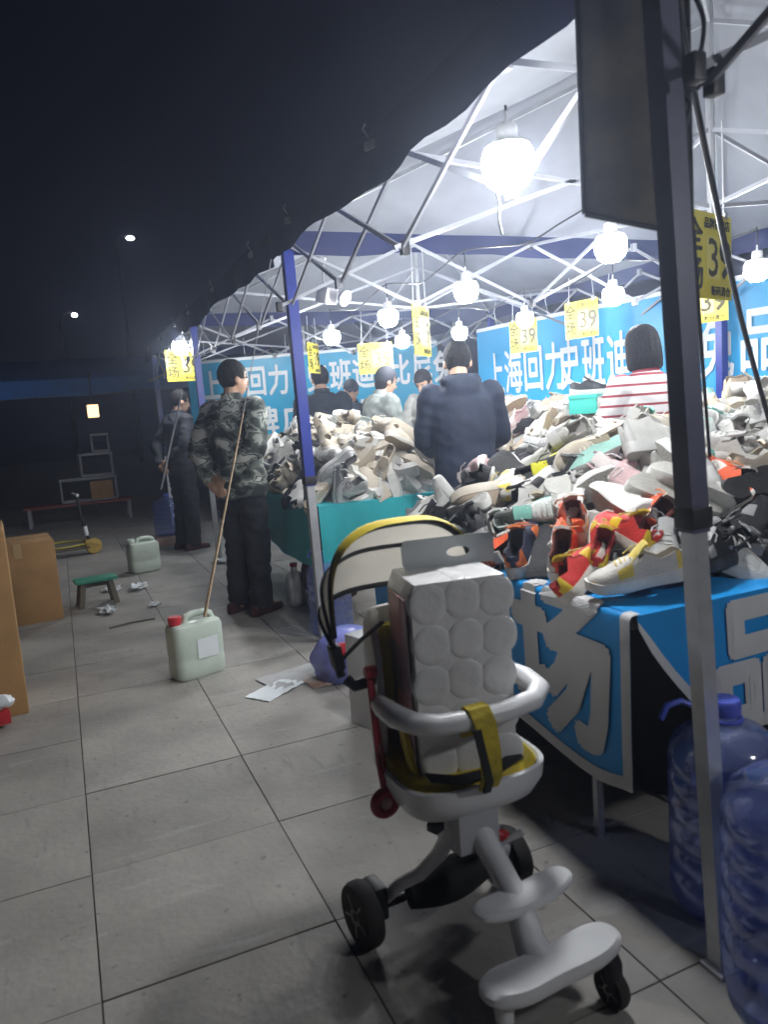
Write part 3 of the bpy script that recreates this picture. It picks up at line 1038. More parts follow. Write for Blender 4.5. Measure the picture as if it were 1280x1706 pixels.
def wayA(x, y, rg):
    if y > 2.35 and x < 1.65: return pick([('panda', 5), ('white', 4), ('black', 3), ('green', 3), ('grey', 2), ('cream', 1)], rg)
    if x < 1.42 and y > 1.78: return pick([('navyor', 5), ('orange', 3), ('white', 4), ('black', 3), ('green', 3), ('mint', 2)], rg)
    if x < 1.36 and y < 1.78: return pick([('red', 5), ('orange', 2), ('sand', 2), ('white', 3), ('grey', 2), ('panda', 2)], rg)
    if y < 1.66: return pick([('allblack', 9), ('black', 4), ('grey', 3), ('white', 1), ('panda', 2), ('orange', 1), ('volt', 1)], rg)
    return pick([('white', 12), ('cream', 4), ('grey', 3), ('pink', 2), ('mint', 2), ('beige', 2), ('panda', 1), ('sand', 1), ('allblack', .5)], rg)
def wayB(x, y, rg): return pick([('white', 12), ('cream', 6), ('beige', 3), ('pink', 1), ('grey', 2), ('mint', .6), ('black', .4)], rg)
def wayC(x, y, rg):
    if x < 1.62: return pick([('grey', 5), ('white', 5), ('cream', 4), ('panda', 3), ('black', 3), ('beige', 2), ('green', 1)], rg)
    return pick([('white', 8), ('cream', 6), ('grey', 4), ('mint', 1), ('pink', 1), ('panda', 1), ('black', 1)], rg)
SPECIAL = [  # px, py, height, yaw, roll, way, label
    (958, 862, .985, 2.6, .2, 'orange', 'bright orange sneaker lying highest among the red ones'),
    (985, 955, .86, 1.9, -.5, 'red', 'red and yellow sneaker hanging over the front edge of the blue table'),
    (1045, 890, .93, 2.5, .5, 'red', 'red sneaker with yellow panels beside the grey-white one at the corner'),
    (945, 905, .9, 2.2, .4, 'orange', 'orange sneaker beside the red ones, nearest the tissue pack'),
    (1000, 900, .9, 2.0, .6, 'red', 'red sneaker toe up in the middle of the red cluster'),
    (1075, 850, .9, .4, .3, 'orange', 'orange sneaker above the grey-white one, left of the near pole'),
    (1062, 985, .83, 3.7, .1, 'sand', 'off-white sneaker with yellow toe at the blue table\'s front corner'),
    (1105, 915, .92, 3.6, .3, 'grey', 'grey and white sneaker at the corner, against the near pole'),
    (930, 770, 1.10, .5, .9, 'volt', 'black sneaker with yellow sole lying on its side in the heap'),
    (1040, 785, 1.13, -.35, .15, 'pink', 'large pale pink sneaker in the middle of the near heap'),
    (1065, 715, 1.15, -.3, .2, 'mint', 'white sneaker with mint panel just below the striped woman'),
    (815, 775, 1.06, .4, 1.2, 'pink', 'pale pink sneaker in front of the navy jacket man'),
    (905, 850, 1.02, .6, .9, 'mint', 'pale green and white sneaker showing its side, left of the red ones'),
    (875, 905, .89, 2.3, .3, 'navyor', 'dark navy sneaker with orange panels near the blue table\'s edge'),
    (840, 880, .88, 2.7, .3, 'white', 'off-white sneaker with toe pointing out above the tissue pack'),
    (1180, 985, .87, 2.9, .3, 'allblack', 'all-black sneaker on the front edge right of the near pole'),
    (1190, 800, 1.08, 1.2, .4, 'orange', 'orange sneaker just right of the near pole'),
    (1225, 900, .98, .3, .2, 'allblack', 'all-black sneaker facing right, right of the near pole'),
]
taken = []
rg = random.Random(5)
nshoe = 0
for (u, v, z, yaw, roll, way, lab) in SPECIAL:
    r_ = pix(u, v, d=1.0) - V((0, 0, CAM_H))
    d_ = 1.3
    while d_ < 4.5:
        p = V((0, 0, CAM_H)) + r_ * d_
        if 1.25 < p.x < 2.6 and 1.42 < p.y < 2.92 and p.z < heapA(p.x, p.y) + 0.06: break
        d_ += 0.01
    p = V((p.x, p.y, heapA(p.x, p.y) + 0.015 + 0.03 * abs(math.sin(roll)))) + r_.normalized() * 0.05
    n = grad(heapA, p.x, p.y) if p.y < 2.95 else V((0, 0, 1))
    q = n.to_track_quat('Z', 'Y').to_matrix()
    shoe(p, Matrix(q) @ rotz(yaw) @ rotx(roll), way, 'runner', lab, None, .86 if d_ < 2.1 else 1.0)
    taken.append((p.x, p.y)); nshoe += 1
def scatter(hf, x0, x1, y0, y1, n, way, where, dmin, far):
    global nshoe
    pts = list(taken); tries = 0; k = 0
    while k < n and tries < n * 80:
        tries += 1
        x, y = rg.uniform(x0, x1), rg.uniform(y0, y1)
        if any((x - a) ** 2 + (y - b) ** 2 < dmin * dmin for a, b in pts): continue
        pts.append((x, y)); k += 1
        wy = way(x, y, rg)
        st = 'high' if rg.random() < .12 else 'runner'
        rot, lf = pose(hf, x, y, rg)
        p = V((x, y, hf(x, y))) + lf + V((0, 0, rg.uniform(-.02, .03)))
        hi = 'high-top' if st == 'high' else 'sneaker'
        upz = (rot @ V((0, 0, 1))).z
        ps = 'upside down' if upz < -.3 else ('on its side' if upz < .6 else 'upright')
        tv = rot @ V((1, 0, 0))
        a_, b_ = tv.dot(R), tv.dot(F)
        toe = ('toe right' if a_ > 0 else 'toe left') if abs(a_) > abs(b_) else ('toe to the back' if b_ > 0 else 'toe to the front')
        lab = WTXT[wy].replace('sneaker', hi, 1) + ', ' + ps + ', ' + toe + ', ' + where(p)
        shoe(p, rot, wy, st, lab, 'sneakers heaped on the ' + where(p).split(' of ')[-1].replace('the ', ''), rg.uniform(.92, 1.04))
        nshoe += 1
def zoneA(p):
    d = p - V((0, 0, CAM_H))
    u = 640 + FPX * d.dot(R) / d.dot(F)
    if u > 1165: return 'right end of blue-skirted table'
    if p.y > 2.3: return 'left end of blue-skirted table'
    if p.x < 1.5: return 'front of blue-skirted table'
    return 'middle of blue-skirted table'
def zoneB(p): return ('right part' if p.y < 3.6 else 'left part') + ' of back table'
def zoneC(p): return ('front' if p.x < 1.7 else 'back') + ' of teal-clothed table'
scatter(heapA, 1.275, 2.56, 1.455, 2.86, 142, wayA, zoneA, 0.075, False)
scatter(heapB, 3.23, 3.95, 1.9, 6.5, 78, wayB, zoneB, 0.11, True)
scatter(heapC, 1.37, 2.16, 4.14, 6.3, 65, wayC, zoneC, 0.10, True)
# shoes buried under the top layer, too many to tell apart
def low_shoe(mb, mtx, mi):
    mb.m = mi
    rings = []
    for t in (0, .12, .4, .5, .7, .9, 1):
        w_ = ip(WID, t) * 1.03; h_ = (.09, .095, .08, .10, .075, .06, .045)[(0, .12, .4, .5, .7, .9, 1).index(t)]
        x = (t - .5) * LEN
        rings.append([mtx @ V((x, -w_ * .95, 0)), mtx @ V((x, -w_, .04)), mtx @ V((x, -w_ * .6, h_)), mtx @ V((x, w_ * .6, h_)), mtx @ V((x, w_, .04)), mtx @ V((x, w_ * .95, 0))])
    mb.loft(rings)
def filler(hf, x0, x1, y0, y1, n, way, lab, layers=(0.075, 0.15)):
    m = MB()
    names = []
    for dz in layers:
        for k in range(n):
            x, y = rg.uniform(x0, x1), rg.uniform(y0, y1)
            if hf(x, y) - dz < hf(x0, y0) - 0.03: continue
            wy = way(x, y, rg)
            if wy not in names: names.append(wy)
            rot, lf = pose(hf, x, y, rg)
            low_shoe(m, Matrix.Translation(V((x, y, hf(x, y) - dz)) + lf) @ rot.to_4x4(), names.index(wy))
    # the packed core of the heap
    m.m = 0
    n_ = 14
    m.loft([[V((x0 + (x1 - x0) * i / n_, y0 + (y1 - y0) * j / n_, max(hf(x0, y0) - 0.02, hf(x0 + (x1 - x0) * i / n_, y0 + (y1 - y0) * j / n_) - 0.14))) for j in range(n_ + 1)] for i in range(n_ + 1)], cap=False, closed=False)
    o = m.build('shoe_heap', [MATS['%s shoe upper' % w_] for w_ in names], None)
    tag(o, lab, 'shoe heap', None, 'stuff')
filler(heapA, 1.29, 2.55, 1.47, 2.87, 150, wayA, 'packed lower layers of shoes on the blue-skirted table')
filler(heapB, 3.25, 3.93, 1.6, 6.5, 190, wayB, 'packed lower layers of white shoes on the back table')
filler(heapC, 1.38, 2.15, 4.15, 6.3, 130, wayC, 'packed lower layers of shoes on the teal-clothed table')

# teal shoe box with a sneaker shown on it
p = pix(985, 668, x=3.5)
t = thing('shoe_box', 'small teal shoe box carrying a dark sneaker, left of the striped woman', 'shoe box', p + V((0, 0, -0.03)), 0.5)
M['tealbox'] = mat('teal card', (0.05, 0.46, 0.38), 0.55, var=0.08)
m = MB(); m.box((0, 0, 0), (0.30, 0.2, 0.11), ch=0.003); m.build('carton', M['tealbox'], t)
m = MB(); m.box((0, 0, 0.062), (0.31, 0.21, 0.025), ch=0.003); m.build('lid', M['tealbox'], t)
shoe(p + V((0, 0, 0.046)), rotz(-0.5), 'black', 'runner', 'black sneaker with white sole standing on the teal shoe box')

# look-alikes are told apart by the differently coloured shoe beside them
from collections import defaultdict
by = defaultdict(list)
for o_, p_, w_ in ALLSHOES: by[o_['label']].append((o_, p_, w_))
for lab_, its in by.items():
    if len(its) < 2: continue
    for o_, p_, w_ in its:
        nb = min((q for q in ALLSHOES if q[2] != w_), key=lambda q: (q[1] - p_).length)
        new = lab_ + ', by a ' + WTXT[nb[2]].replace(' sneaker', ' one')
        if len(new.split()) <= 16: o_['label'] = new
# ------------------------------------------------------------------ people
def remesh(mb, name, mats, parent, vox, smooth_it=3, wrinkle=0.0, wseed=0, paint=None):
    me = mb.mesh(name, mats, smooth=False)
    o = link(name, me)
    md = o.modifiers.new('r', 'REMESH'); md.mode = 'VOXEL'; md.voxel_size = vox
    ms = o.modifiers.new('s', 'SMOOTH'); ms.iterations = smooth_it; ms.factor = 0.5
    dg = bpy.context.evaluated_depsgraph_get()
    me2 = bpy.data.meshes.new_from_object(o.evaluated_get(dg))
    bpy.data.objects.remove(o); bpy.data.meshes.remove(me)
    me2.name = name
    me2.materials.clear()
    for q in (mats if isinstance(mats, (list, tuple)) else [mats]): me2.materials.append(q)
    if wrinkle:
        nn = [v.normal.copy() for v in me2.vertices]
        for v, n_ in zip(me2.vertices, nn):
            p = v.co
            a = noise.noise(V((p.x * 7, p.y * 7, p.z * 15 + wseed + p.x * 5)))
            b = noise.noise(V((p.x * 17, p.y * 17 + wseed, p.z * 26)))
            v.co = p + n_ * wrinkle * (1 - 2.2 * abs(a) + 0.5 * b)
    me2.polygons.foreach_set('use_smooth', [True] * len(me2.polygons))
    me2.polygons.foreach_set('material_index', [0] * len(me2.polygons))
    return link(name, me2, parent)

M['skin'] = mat('skin', (0.50, 0.30, 0.20), 0.5, var=0.08, vs=12)
M['hair'] = mat('black hair', (0.008, 0.007, 0.007), 0.7, var=0.3, vs=60, bump=0.6, bs=150, spec=0.2)
M['eye'] = mat('eye', (0.02, 0.015, 0.012), 0.2, var=0)
M['lip'] = mat('lip', (0.36, 0.14, 0.11), 0.5, var=0.05)
M['dark_cloth'] = mat('dark cloth', (0.016, 0.018, 0.026), 0.8, var=0.2, vs=20, bump=0.2, bs=120)
M['navy_cloth'] = mat('navy jacket cloth', (0.011, 0.018, 0.040), 0.75, var=0.18, vs=14, bump=0.2, bs=120)
M['black_jacket'] = mat('black jacket cloth', (0.02, 0.026, 0.04), 0.75, var=0.2, vs=14, bump=0.2, bs=120)
M['black_trouser'] = mat('black trouser cloth', (0.013, 0.014, 0.018), 0.85, var=0.2, vs=18, bump=0.2, bs=120)
M['shoe_dark'] = mat('dark shoe', (0.05, 0.012, 0.014), 0.5, var=0.2)
def camo_mat():
    m = mat('camouflage cloth', (0.2, 0.2, 0.2), 0.8, bump=0.25, bs=120)
    n = m.node_tree.nodes; L = m.node_tree.links
    b = n['Principled BSDF']
    tc = n.new('ShaderNodeTexCoord')
    nz = n.new('ShaderNodeTexNoise'); nz.inputs['Scale'].default_value = 7.5; nz.inputs['Detail'].default_value = 2.2; nz.inputs['Distortion'].default_value = 0.35
    mp = n.new('ShaderNodeMapping'); mp.inputs['Scale'].default_value = (1, 1, 1.5)
    L.new(tc.outputs['Object'], mp.inputs['Vector']); L.new(mp.outputs['Vector'], nz.inputs['Vector'])
    rp = n.new('ShaderNodeValToRGB'); rp.color_ramp.interpolation = 'CONSTANT'
    e = rp.color_ramp.elements
    e[0].position = 0; e[0].color = (0.022, 0.028, 0.026, 1)
    e[1].position = 0.43; e[1].color = (0.085, 0.10, 0.085, 1)
    for ps, c in ((0.50, (0.28, 0.30, 0.265, 1)), (0.55, (0.06, 0.07, 0.063, 1)), (0.585, (0.48, 0.49, 0.45, 1))):
        q = e.new(ps); q.color = c
    L.new(nz.outputs['Fac'], rp.inputs['Fac']); L.new(rp.outputs['Color'], b.inputs['Base Color'])
    return m
def stripe_mat():
    m = mat('striped knit', (0.6, 0.6, 0.6), 0.8, bump=0.25, bs=160)
    n = m.node_tree.nodes; L = m.node_tree.links
    b = n['Principled BSDF']
    tc = n.new('ShaderNodeTexCoord'); sp = n.new('ShaderNodeSeparateXYZ')
    L.new(tc.outputs['Object'], sp.inputs[0])
    mu = n.new('ShaderNodeMath'); mu.operation = 'MULTIPLY'; mu.inputs[1].default_value = 1 / 0.052
    fr = n.new('ShaderNodeMath'); fr.operation = 'FRACT'
    lt = n.new('ShaderNodeMath'); lt.operation = 'LESS_THAN'; lt.inputs[1].default_value = 0.24
    L.new(sp.outputs['Z'], mu.inputs[0]); L.new(mu.outputs[0], fr.inputs[0]); L.new(fr.outputs[0], lt.inputs[0])
    mx = n.new('ShaderNodeMix'); mx.data_type = 'RGBA'
    mx.inputs['A'].default_value = (0.74, 0.72, 0.72, 1); mx.inputs['B'].default_value = (0.33, 0.05, 0.07, 1)
    L.new(lt.outputs[0], mx.inputs['Factor']); L.new(mx.outputs['Result'], b.inputs['Base Color'])
    return m
M['camo'] = camo_mat()
M['stripe'] = stripe_mat()
M['grey_coat'] = mat('grey padded coat', (0.13, 0.15, 0.145), 0.7, var=0.3, vs=12, bump=0.3, bs=50, col2=(0.22, 0.24, 0.22))
M['white_coat'] = mat('white coat', (0.36, 0.36, 0.34), 0.7, var=0.1, bump=0.2)
M['collar_red'] = mat('red collar', (0.35, 0.06, 0.08), 0.8)

def person(label, loc, rz, Hh=1.70, lean=0.0, hyaw=0.0, hpitch=0.0, arms='down', top='dark_cloth', trouser='black_trouser', shoes='shoe_dark',
           hair='short', build=1.0, hood=False, long=0.0, hair_mat='hair', stand=0.0):
    t = thing('person', label, 'person', loc, rz, None)
    k = Hh / 1.70
    hip = V((0, 0, .90))
    RL = rotx(-lean)
    def up(p):
        p = V(p)
        return (RL @ (p - hip) + hip) * k if True else p
    def lo(p): return V(p) * k
    sh = {s: V((s * .185 * build, -.005, 1.385)) for s in (-1, 1)}
    if arms == 'down':
        el = {s: V((s * .245, -.02, 1.12)) for s in (-1, 1)}; wr = {s: V((s * .25, .06, .87)) for s in (-1, 1)}
    elif arms == 'behind':
        el = {s: V((s * .275, -.10, 1.13)) for s in (-1, 1)}; wr = {s: V((s * .07, -.205, .93 + .02 * s)) for s in (-1, 1)}
    else:   # reaching in front
        el = {s: V((s * (.27 if build < 1.05 else .235), .06, 1.13)) for s in (-1, 1)}; wr = {s: V((s * .16, .27, 1.07)) for s in (-1, 1)}
    hc = V((0, .02, 1.585))
    nk = V((0, 0, 1.47))
    HR = rotz(hyaw) @ rotx(-hpitch)
    def hd(p):  # head space -> person
        return up(nk + HR @ (V(p) + hc - nk))
    # --- body: one continuous surface
    b = MB()
    def rings(tab, f, n=18):
        out = []
        for z, a, c, yo in tab:
            out.append([f((a * math.cos(2 * PI * i / n), c * math.sin(2 * PI * i / n) + yo, z)) for i in range(n)])
        return out
    torso = [(.84, .13, .09, 0), (.93, .15, .10, 0), (1.05, .135, .09, 0), (1.2, .155, .105, .005), (1.33, .165, .105, 0), (1.40, .13, .085, -.005), (1.45, .065, .06, -.005)]
    b.loft(rings([(z, a * build, c * build, y) for z, a, c, y in torso], up))
    b.cap(up((0, -.005, 1.42)), hd((0, -.02, -.06)), .057 * k, .052 * k)
    b.ell(hd((0, -.008, .02)), (.074 * k, .092 * k, .096 * k), rot=HR)
    b.ell(hd((0, .022, -.035)), (.058 * k, .066 * k, .082 * k), rot=HR)
    b.cap(hd((0, .085, .005)), hd((0, .103, -.028)), .010 * k, .014 * k)
    for s in (-1, 1):
        b.ell(hd((s * .076, -.008, -.012)), (.011 * k, .022 * k, .032 * k), 10, 8, rot=HR)
        b.cap(up(sh[s]), up(el[s]), .052 * k, .042 * k)
        b.cap(up(el[s]), up(wr[s]), .042 * k, .028 * k)
        d = (wr[s] - el[s]).normalized()
        if arms == 'behind': d = V((-s * .8, -.05, -.45)).normalized()
        sd = V((0, 1, 0)) if arms != 'front' else V((1, 0, 0))
        if arms == 'behind': sd = V((0, 0, 1))
        sd = (sd - d * sd.dot(d)).normalized()
        nn = d.cross(sd)
        pc = wr[s] + d * .05
        b.cap(up(wr[s]), up(pc), .028 * k, .030 * k)
        b.cap(up(pc - sd * .018), up(pc + sd * .022), .021 * k, .021 * k)
        for q, ln in zip((-.030, -.010, .011, .031), (.060, .076, .080, .068)):
            a0 = pc + sd * q + d * .02
            a1 = a0 + d * ln * .55; a2 = a1 + d * ln * .38 + nn * ln * .25 * s
            b.cap(up(a0), up(a1), .0095 * k, .009 * k, 8); b.cap(up(a1), up(a2), .009 * k, .0075 * k, 8)
        t0 = wr[s] + d * .03 + sd * .028
        b.cap(up(t0), up(t0 + d * .035 + sd * .025), .011 * k, .010 * k, 8)
        b.cap(up(t0 + d * .035 + sd * .025), up(t0 + d * .065 + sd * .028), .010 * k, .008 * k, 8)
        b.cap(lo((s * .085, 0, .88)), lo((s * .095, .015, .48)), .085 * k, .056 * k)
        b.cap(lo((s * .095, .015, .48)), lo((s * .10, -.015, .09)), .054 * k, .038 * k)
        b.cap(lo((s * .10, -.03, .05)), lo((s * .115, .12, .035)), .036 * k, .03 * k)
    remesh(b, 'body', M['skin'], t, 0.0085)
    # --- face
    e = MB()
    for s in (-1, 1): e.ell(hd((s * .031, .079, .012)), (.012 * k, .007 * k, .006 * k), 10, 6, rot=HR)
    e.build('eyes', M['eye'], t)
    e = MB()
    for s in (-1, 1): e.cap(hd((s * .016, .086, .032)), hd((s * .046, .074, .033)), .004 * k, .003 * k, 6)
    e.build('eyebrows', M['hair'], t)
    e = MB(); e.cap(hd((-.018, .083, -.063)), hd((.018, .083, -.063)), .006 * k, .006 * k, 8)
    e.build('mouth', M['lip'], t)
    # --- top
    j = MB()
    tt = [(.80 - long, .172, .125, 0), (.92, .178, .13, 0), (1.05, .170, .125, 0), (1.2, .185, .135, .0), (1.33, .192, .130, 0), (1.40, .150, .105, -.005), (1.455, .082, .078, -.005)]
    j.loft(rings([(z, a * build, c * build, y) for z, a, c, y in tt], up))
    for s in (-1, 1):
        j.cap(up(sh[s] + V((-s * .02, 0, -.01))), up(el[s]), .078 * k * build, .064 * k)
        e1 = el[s].lerp(wr[s], .9)
        j.cap(up(el[s]), up(e1), .063 * k, .046 * k)
    if hood:
        j.ell(up((0, -.095, 1.40)), (.105 * k, .05 * k, .085 * k)); j.ell(up((.06, -.06, 1.45)), (.06 * k, .05 * k, .04 * k)); j.ell(up((-.06, -.06, 1.45)), (.06 * k, .05 * k, .04 * k))
    remesh(j, 'jacket', M[top], t, 0.0125, 4, {'stripe': .005, 'navy_cloth': .004, 'camo': .008}.get(top, .009), rz * 10)
    c = MB()
    n = 20
    rg_ = []
    for z, rr in ((1.435, .080), (1.475, .074), (1.495, .070), (1.49, .064), (1.45, .062)):
        rg_.append([up((rr * math.cos(2 * PI * i / n), rr * .98 * math.sin(2 * PI * i / n), z - .025 * max(0, math.sin(2 * PI * i / n)))) for i in range(n)])
    c.loft(rg_, cap=False)
    c.build('collar', M['collar_red'] if top == 'stripe' else M[top], t)
    # --- trousers, shoes
    q = MB()
    q.loft(rings([(.80, .12, .1, 0), (.88, .162, .118, 0), (.98, .158, .112, 0), (1.0, .15, .105, 0)], lo))
    for s in (-1, 1):
        q.cap(lo((s * .085, 0, .86)), lo((s * .098, .015, .48)), .100 * k, .080 * k)
        q.cap(lo((s * .098, .015, .48)), lo((s * .105, -.01, .115)), .080 * k, .073 * k)
        q.loft([[lo((s * .105 + .07 * math.cos(a), -.01 + .075 * math.sin(a), z)) for a in [2 * PI * i / 12 for i in range(12)]] for z in (.05, .2)])
    remesh(q, 'trousers', M[trouser], t, 0.0125, 4, 0.010, rz * 7 + 3)
    for s in (-1, 1):
        f = MB()
        rr_ = []
        for y, wd, zt in ((-.115, .02, .05), (-.10, .036, .075), (-.02, .042, .095), (.06, .048, .07), (.13, .046, .055), (.165, .03, .045), (.178, .012, .03)):
            rr_.append([lo((s * .11 + wd * math.cos(a), y, .012 + (zt - .012) * (0.5 + 0.5 * math.sin(a)) if math.sin(a) > -.5 else 0.002)) for a in [2 * PI * i / 10 for i in range(10)]])
        f.loft(rr_)
        f.build('shoe', M[shoes], t)
    # --- hair
    h = MB()
    if hair in ('short', 'cap', 'beanie'):
        R_ = (.082, .099, .104) if hair == 'short' else (.088, .104, .110)
        vs, fs = [], []
        nn_, mm_ = 56, 34
        for i in range(mm_ + 1):
            a = PI * i / mm_
            for jx in range(nn_):
                bb = 2 * PI * jx / nn_
                d = V((math.sin(a) * math.cos(bb), math.sin(a) * math.sin(bb), math.cos(a)))
                rr = 1 + (.04 * noise.noise(d * 5 + V((loc[0], loc[1], 0))) + .05 * noise.noise(V((d.x * 26, d.y * 26, d.z * 11 + loc[1]))) if hair == 'short' else .012 * noise.noise(d * 4))
                vs.append(V((d.x * R_[0], d.y * R_[1] - .012, d.z * R_[2] + .028)) * 1.0 if rr == 1 else V((d.x * R_[0] * rr, d.y * R_[1] * rr - .012, d.z * R_[2] * rr + .028)))
        for i in range(mm_):
            for jx in range(nn_):
                a_ = i * nn_ + jx; b_2 = i * nn_ + (jx + 1) % nn_
                cc = (vs[a_] + vs[b_2 + nn_]) / 2
                lim = .055 if cc.y > .045 else (.0 if cc.y > -.02 else -.055)
                if hair == 'beanie': lim = .045 if cc.y > .03 else (-.02 if cc.y > -.04 else -.07)
                if hair == 'cap': lim = .04
                if cc.z > lim: fs.append((a_, b_2, b_2 + nn_, a_ + nn_))
        h.add([hd(p) for p in vs], fs)
        h.build('hair' if hair == 'short' else 'hat', M[hair_mat], t)
        if hair == 'cap':
            v_ = MB()
            rgs = []
            for q_ in range(6):
                y = .075 + .012 * q_ * 1.0
                wd = .074 * math.sqrt(max(.02, 1 - (q_ / 5.6) ** 2))
                rgs.append([hd((-wd, y, .045 - .003 * q_)), hd((0, y + .003, .053 - .003 * q_)), hd((wd, y, .045 - .003 * q_)), hd((wd, y, .041 - .003 * q_)), hd((0, y + .003, .048 - .003 * q_)), hd((-wd, y, .041 - .003 * q_))])
            v_.loft(rgs); v_.build('cap_visor', M[hair_mat], t)
        if hair != 'short':
            g_ = MB(); g_.ell(hd((0, -.045, -.03)), (.075 * k, .055 * k, .075 * k), rot=HR); g_.build('hair', M['hair'], t)
    else:  # bob
        nn_ = 32
        rgs = []
        for z, a, yb, yf in ((.140, .012, -.02, .008), (.136, .034, -.045, .028), (.126, .054, -.066, .044), (.108, .073, -.086, .060), (.080, .087, -.101, .074), (.045, .095, -.110, .080), (.0, .10, -.118, .06), (-.06, .104, -.118, .05), (-.105, .102, -.112, .04), (-.118, .088, -.10, .03), (-.112, .07, -.085, .02)):
            ring = []
            for i in range(nn_):
                an = 2 * PI * i / nn_
                y = math.sin(an)
                yy = (yb if y < 0 else yf) * abs(y) * (1 + .03 * math.sin(an * 13))
                ring.append(hd((a * math.cos(an) * (1 + .02 * math.sin(an * 17)), yy - .005, z)))
            rgs.append(ring)
        h.loft(rgs); h.build('hair', M['hair'], t)
    return t
def at_xy(u, v, y):
    p = pix(u, v, y=y)
    return (p.x, p.y, 0)
# rz: facing +Y when 0, turned anticlockwise
person('man in green camouflage jacket standing with hands behind his back', (1.06, 4.88, 0), -1.0, 1.65, 0.0, -0.35, 0.05, 'behind', 'camo', build=1.14)
person('man in dark clothes at the far left, beyond the camouflage jacket', (1.12, 7.85, 0), -1.15, 1.62, 0.05, -0.2, 0.15, 'behind', 'dark_cloth')
person('balding man in a navy hooded jacket seen from behind, bending to the shoes', at_xy(765, 560, 3.74), -0.35, 1.64, 0.14, -0.1, 0.22, 'front', 'navy_cloth', build=1.06, hood=True)
person('woman with black bob in a red and white striped top, seen from behind', at_xy(1080, 550, 3.12), -0.15, 1.60, 0.06, 0.0, 0.05, 'front', 'stripe', hair='bob')
person('man in black jacket seen from behind, right of the blue pole', at_xy(534, 615, 6.75), -0.1, 1.72, 0.03, 0.0, 0.1, 'front', 'black_jacket', build=1.12)
person('person in a dark cap facing the camera between the black jacket and grey coat', at_xy(583, 636, 7.3), 2.9, 1.60, 0.0, 0.0, 0.25, 'front', 'black_jacket', hair='cap', hair_mat='dark_cloth')
person('woman in a grey coat and dark knitted hat bending over the shoes', at_xy(622, 622, 5.95), -1.5, 1.64, 0.12, 0.0, 0.2, 'front', 'grey_coat', hair='beanie', hair_mat='dark_cloth', build=1.1)
person('dark-haired person in a white top half hidden behind the navy jacket', at_xy(716, 614, 6.35), 2.2, 1.64, 0.12, 0.0, 0.5, 'front', 'white_coat')
# ------------------------------------------------------------------ stroller
SL = (0.76, 1.55, 0)
st = thing('stroller', 'white child stroller with yellow-rimmed hood in the foreground', 'stroller', SL)
M['hood_y'] = mat('yellow hood cloth', (0.66, 0.50, 0.03), 0.6, var=0.12, bump=0.2)
M['hood_w'] = backlit('beige hood lining', (0.72, 0.68, 0.60), 0.7, var=0.08, vs=5, bump=0.2, bs=20)
M['strap_y'] = mat('yellow strap cloth', (0.52, 0.40, 0.03), 0.7, var=0.25, vs=30, bump=0.3)
M['strap_b'] = mat('black webbing', (0.02, 0.02, 0.02), 0.8, var=0.2)
M['wheel'] = mat('grey wheel', (0.38, 0.36, 0.34), 0.5, var=0.1)
def wheel(c, r, wd, ax, parent=st, nm='wheel'):
    """ax = rotation whose local Z is the axle"""
    m = MB()
    m.lathe([(r * .72, -wd * .5), (r * .93, -wd * .5), (r, -wd * .25), (r, wd * .25), (r * .93, wd * .5), (r * .72, wd * .5)], c, 28, ax)
    o = m.build(nm, M['rubber'], parent, w=True)
    m = MB()
    m.lathe([(.001, -wd * .42), (r * .25, -wd * .56), (r * .3, -wd * .4), (r * .73, -wd * .40), (r * .73, wd * .40), (r * .3, wd * .4), (r * .25, wd * .56), (.001, wd * .42)], c, 24, ax)
    m.build('rim', M['wheel'], o, w=True)
    m = MB()
    for i in range(5):
        a = 2 * PI * i / 5
        for sg in (-1, 1):
            p = V((math.cos(a) * r * .25, math.sin(a) * r * .25, sg * wd * .42)); q = V((math.cos(a) * r * .68, math.sin(a) * r * .68, sg * wd * .42))
            m.tube([V(c) + ax @ p, V(c) + ax @ q], r * .06, 6)
    m.build('spoke', M['grey_plastic'], o, w=True)
    return o
AX = roty(PI / 2)
wheel((.535, 1.575, .078), .078, .042, rotz(.12) @ AX)
wheel((.965, 1.60, .078), .078, .042, rotz(.12) @ AX)
wheel((.660, 1.13, .042), .042, .026, rotz(.12) @ AX)
wheel((.925, 1.15, .042), .042, .026, rotz(.12) @ AX)
m = MB(); m.tube([(.55, 1.577, .08), (.95, 1.598, .08)], .011, 10)
m.build('rear_axle', M['black_plastic'], st, w=True)
for x in (.575, .935):
    m = MB(); m.box((x, 1.585, .10), (.035, .07, .085), rotz(.1), ch=.008)
    m.build('wheel_bracket', M['black_plastic'], st, w=True)
# frame: two bowed rear legs, front column
for sg, x in ((-1, .60), (1, .93)):
    m = MB()
    m.tube([(x, 1.575, .10), (x - sg * .02, 1.53, .155), (x - sg * .06, 1.50, .185), (x - sg * .10, 1.475, .235), (.765 + sg * .05, 1.44, .30), (.765 + sg * .045, 1.46, .38)], [.015, .016, .017, .018, .021, .022], 10)
    m.build('rear_leg', M['white_plastic'], st, w=True)
m = MB()
m.loft([[V((x, y, z)) for x, y in ((.715, 1.39), (.815, 1.39), (.83, 1.46), (.815, 1.53), (.715, 1.53), (.70, 1.46))] for z in (.27, .30, .345, .385)])
m.build('hub', M['grey_plastic'], st, w=True)
m = MB()
m.tube([(.775, 1.42, .31), (.785, 1.34, .245), (.785, 1.27, .20), (.775, 1.22, .15), (.785, 1.18, .115)], [.030, .028, .03, .034, .04], 14)
m.build('front_column', M['white_plastic'], st, w=True)
m = MB(); m.tube([(.83, 1.47, .315), (.875, 1.50, .20), (.925, 1.575, .11)], .016, 10)
m.build('side_brace', M['grey_plastic'], st, w=True)
m = MB(); m.cap((.835, 1.43, .265), (.85, 1.43, .26), .014, .014); m.build('red_button', M['red_plastic'], st, w=True)
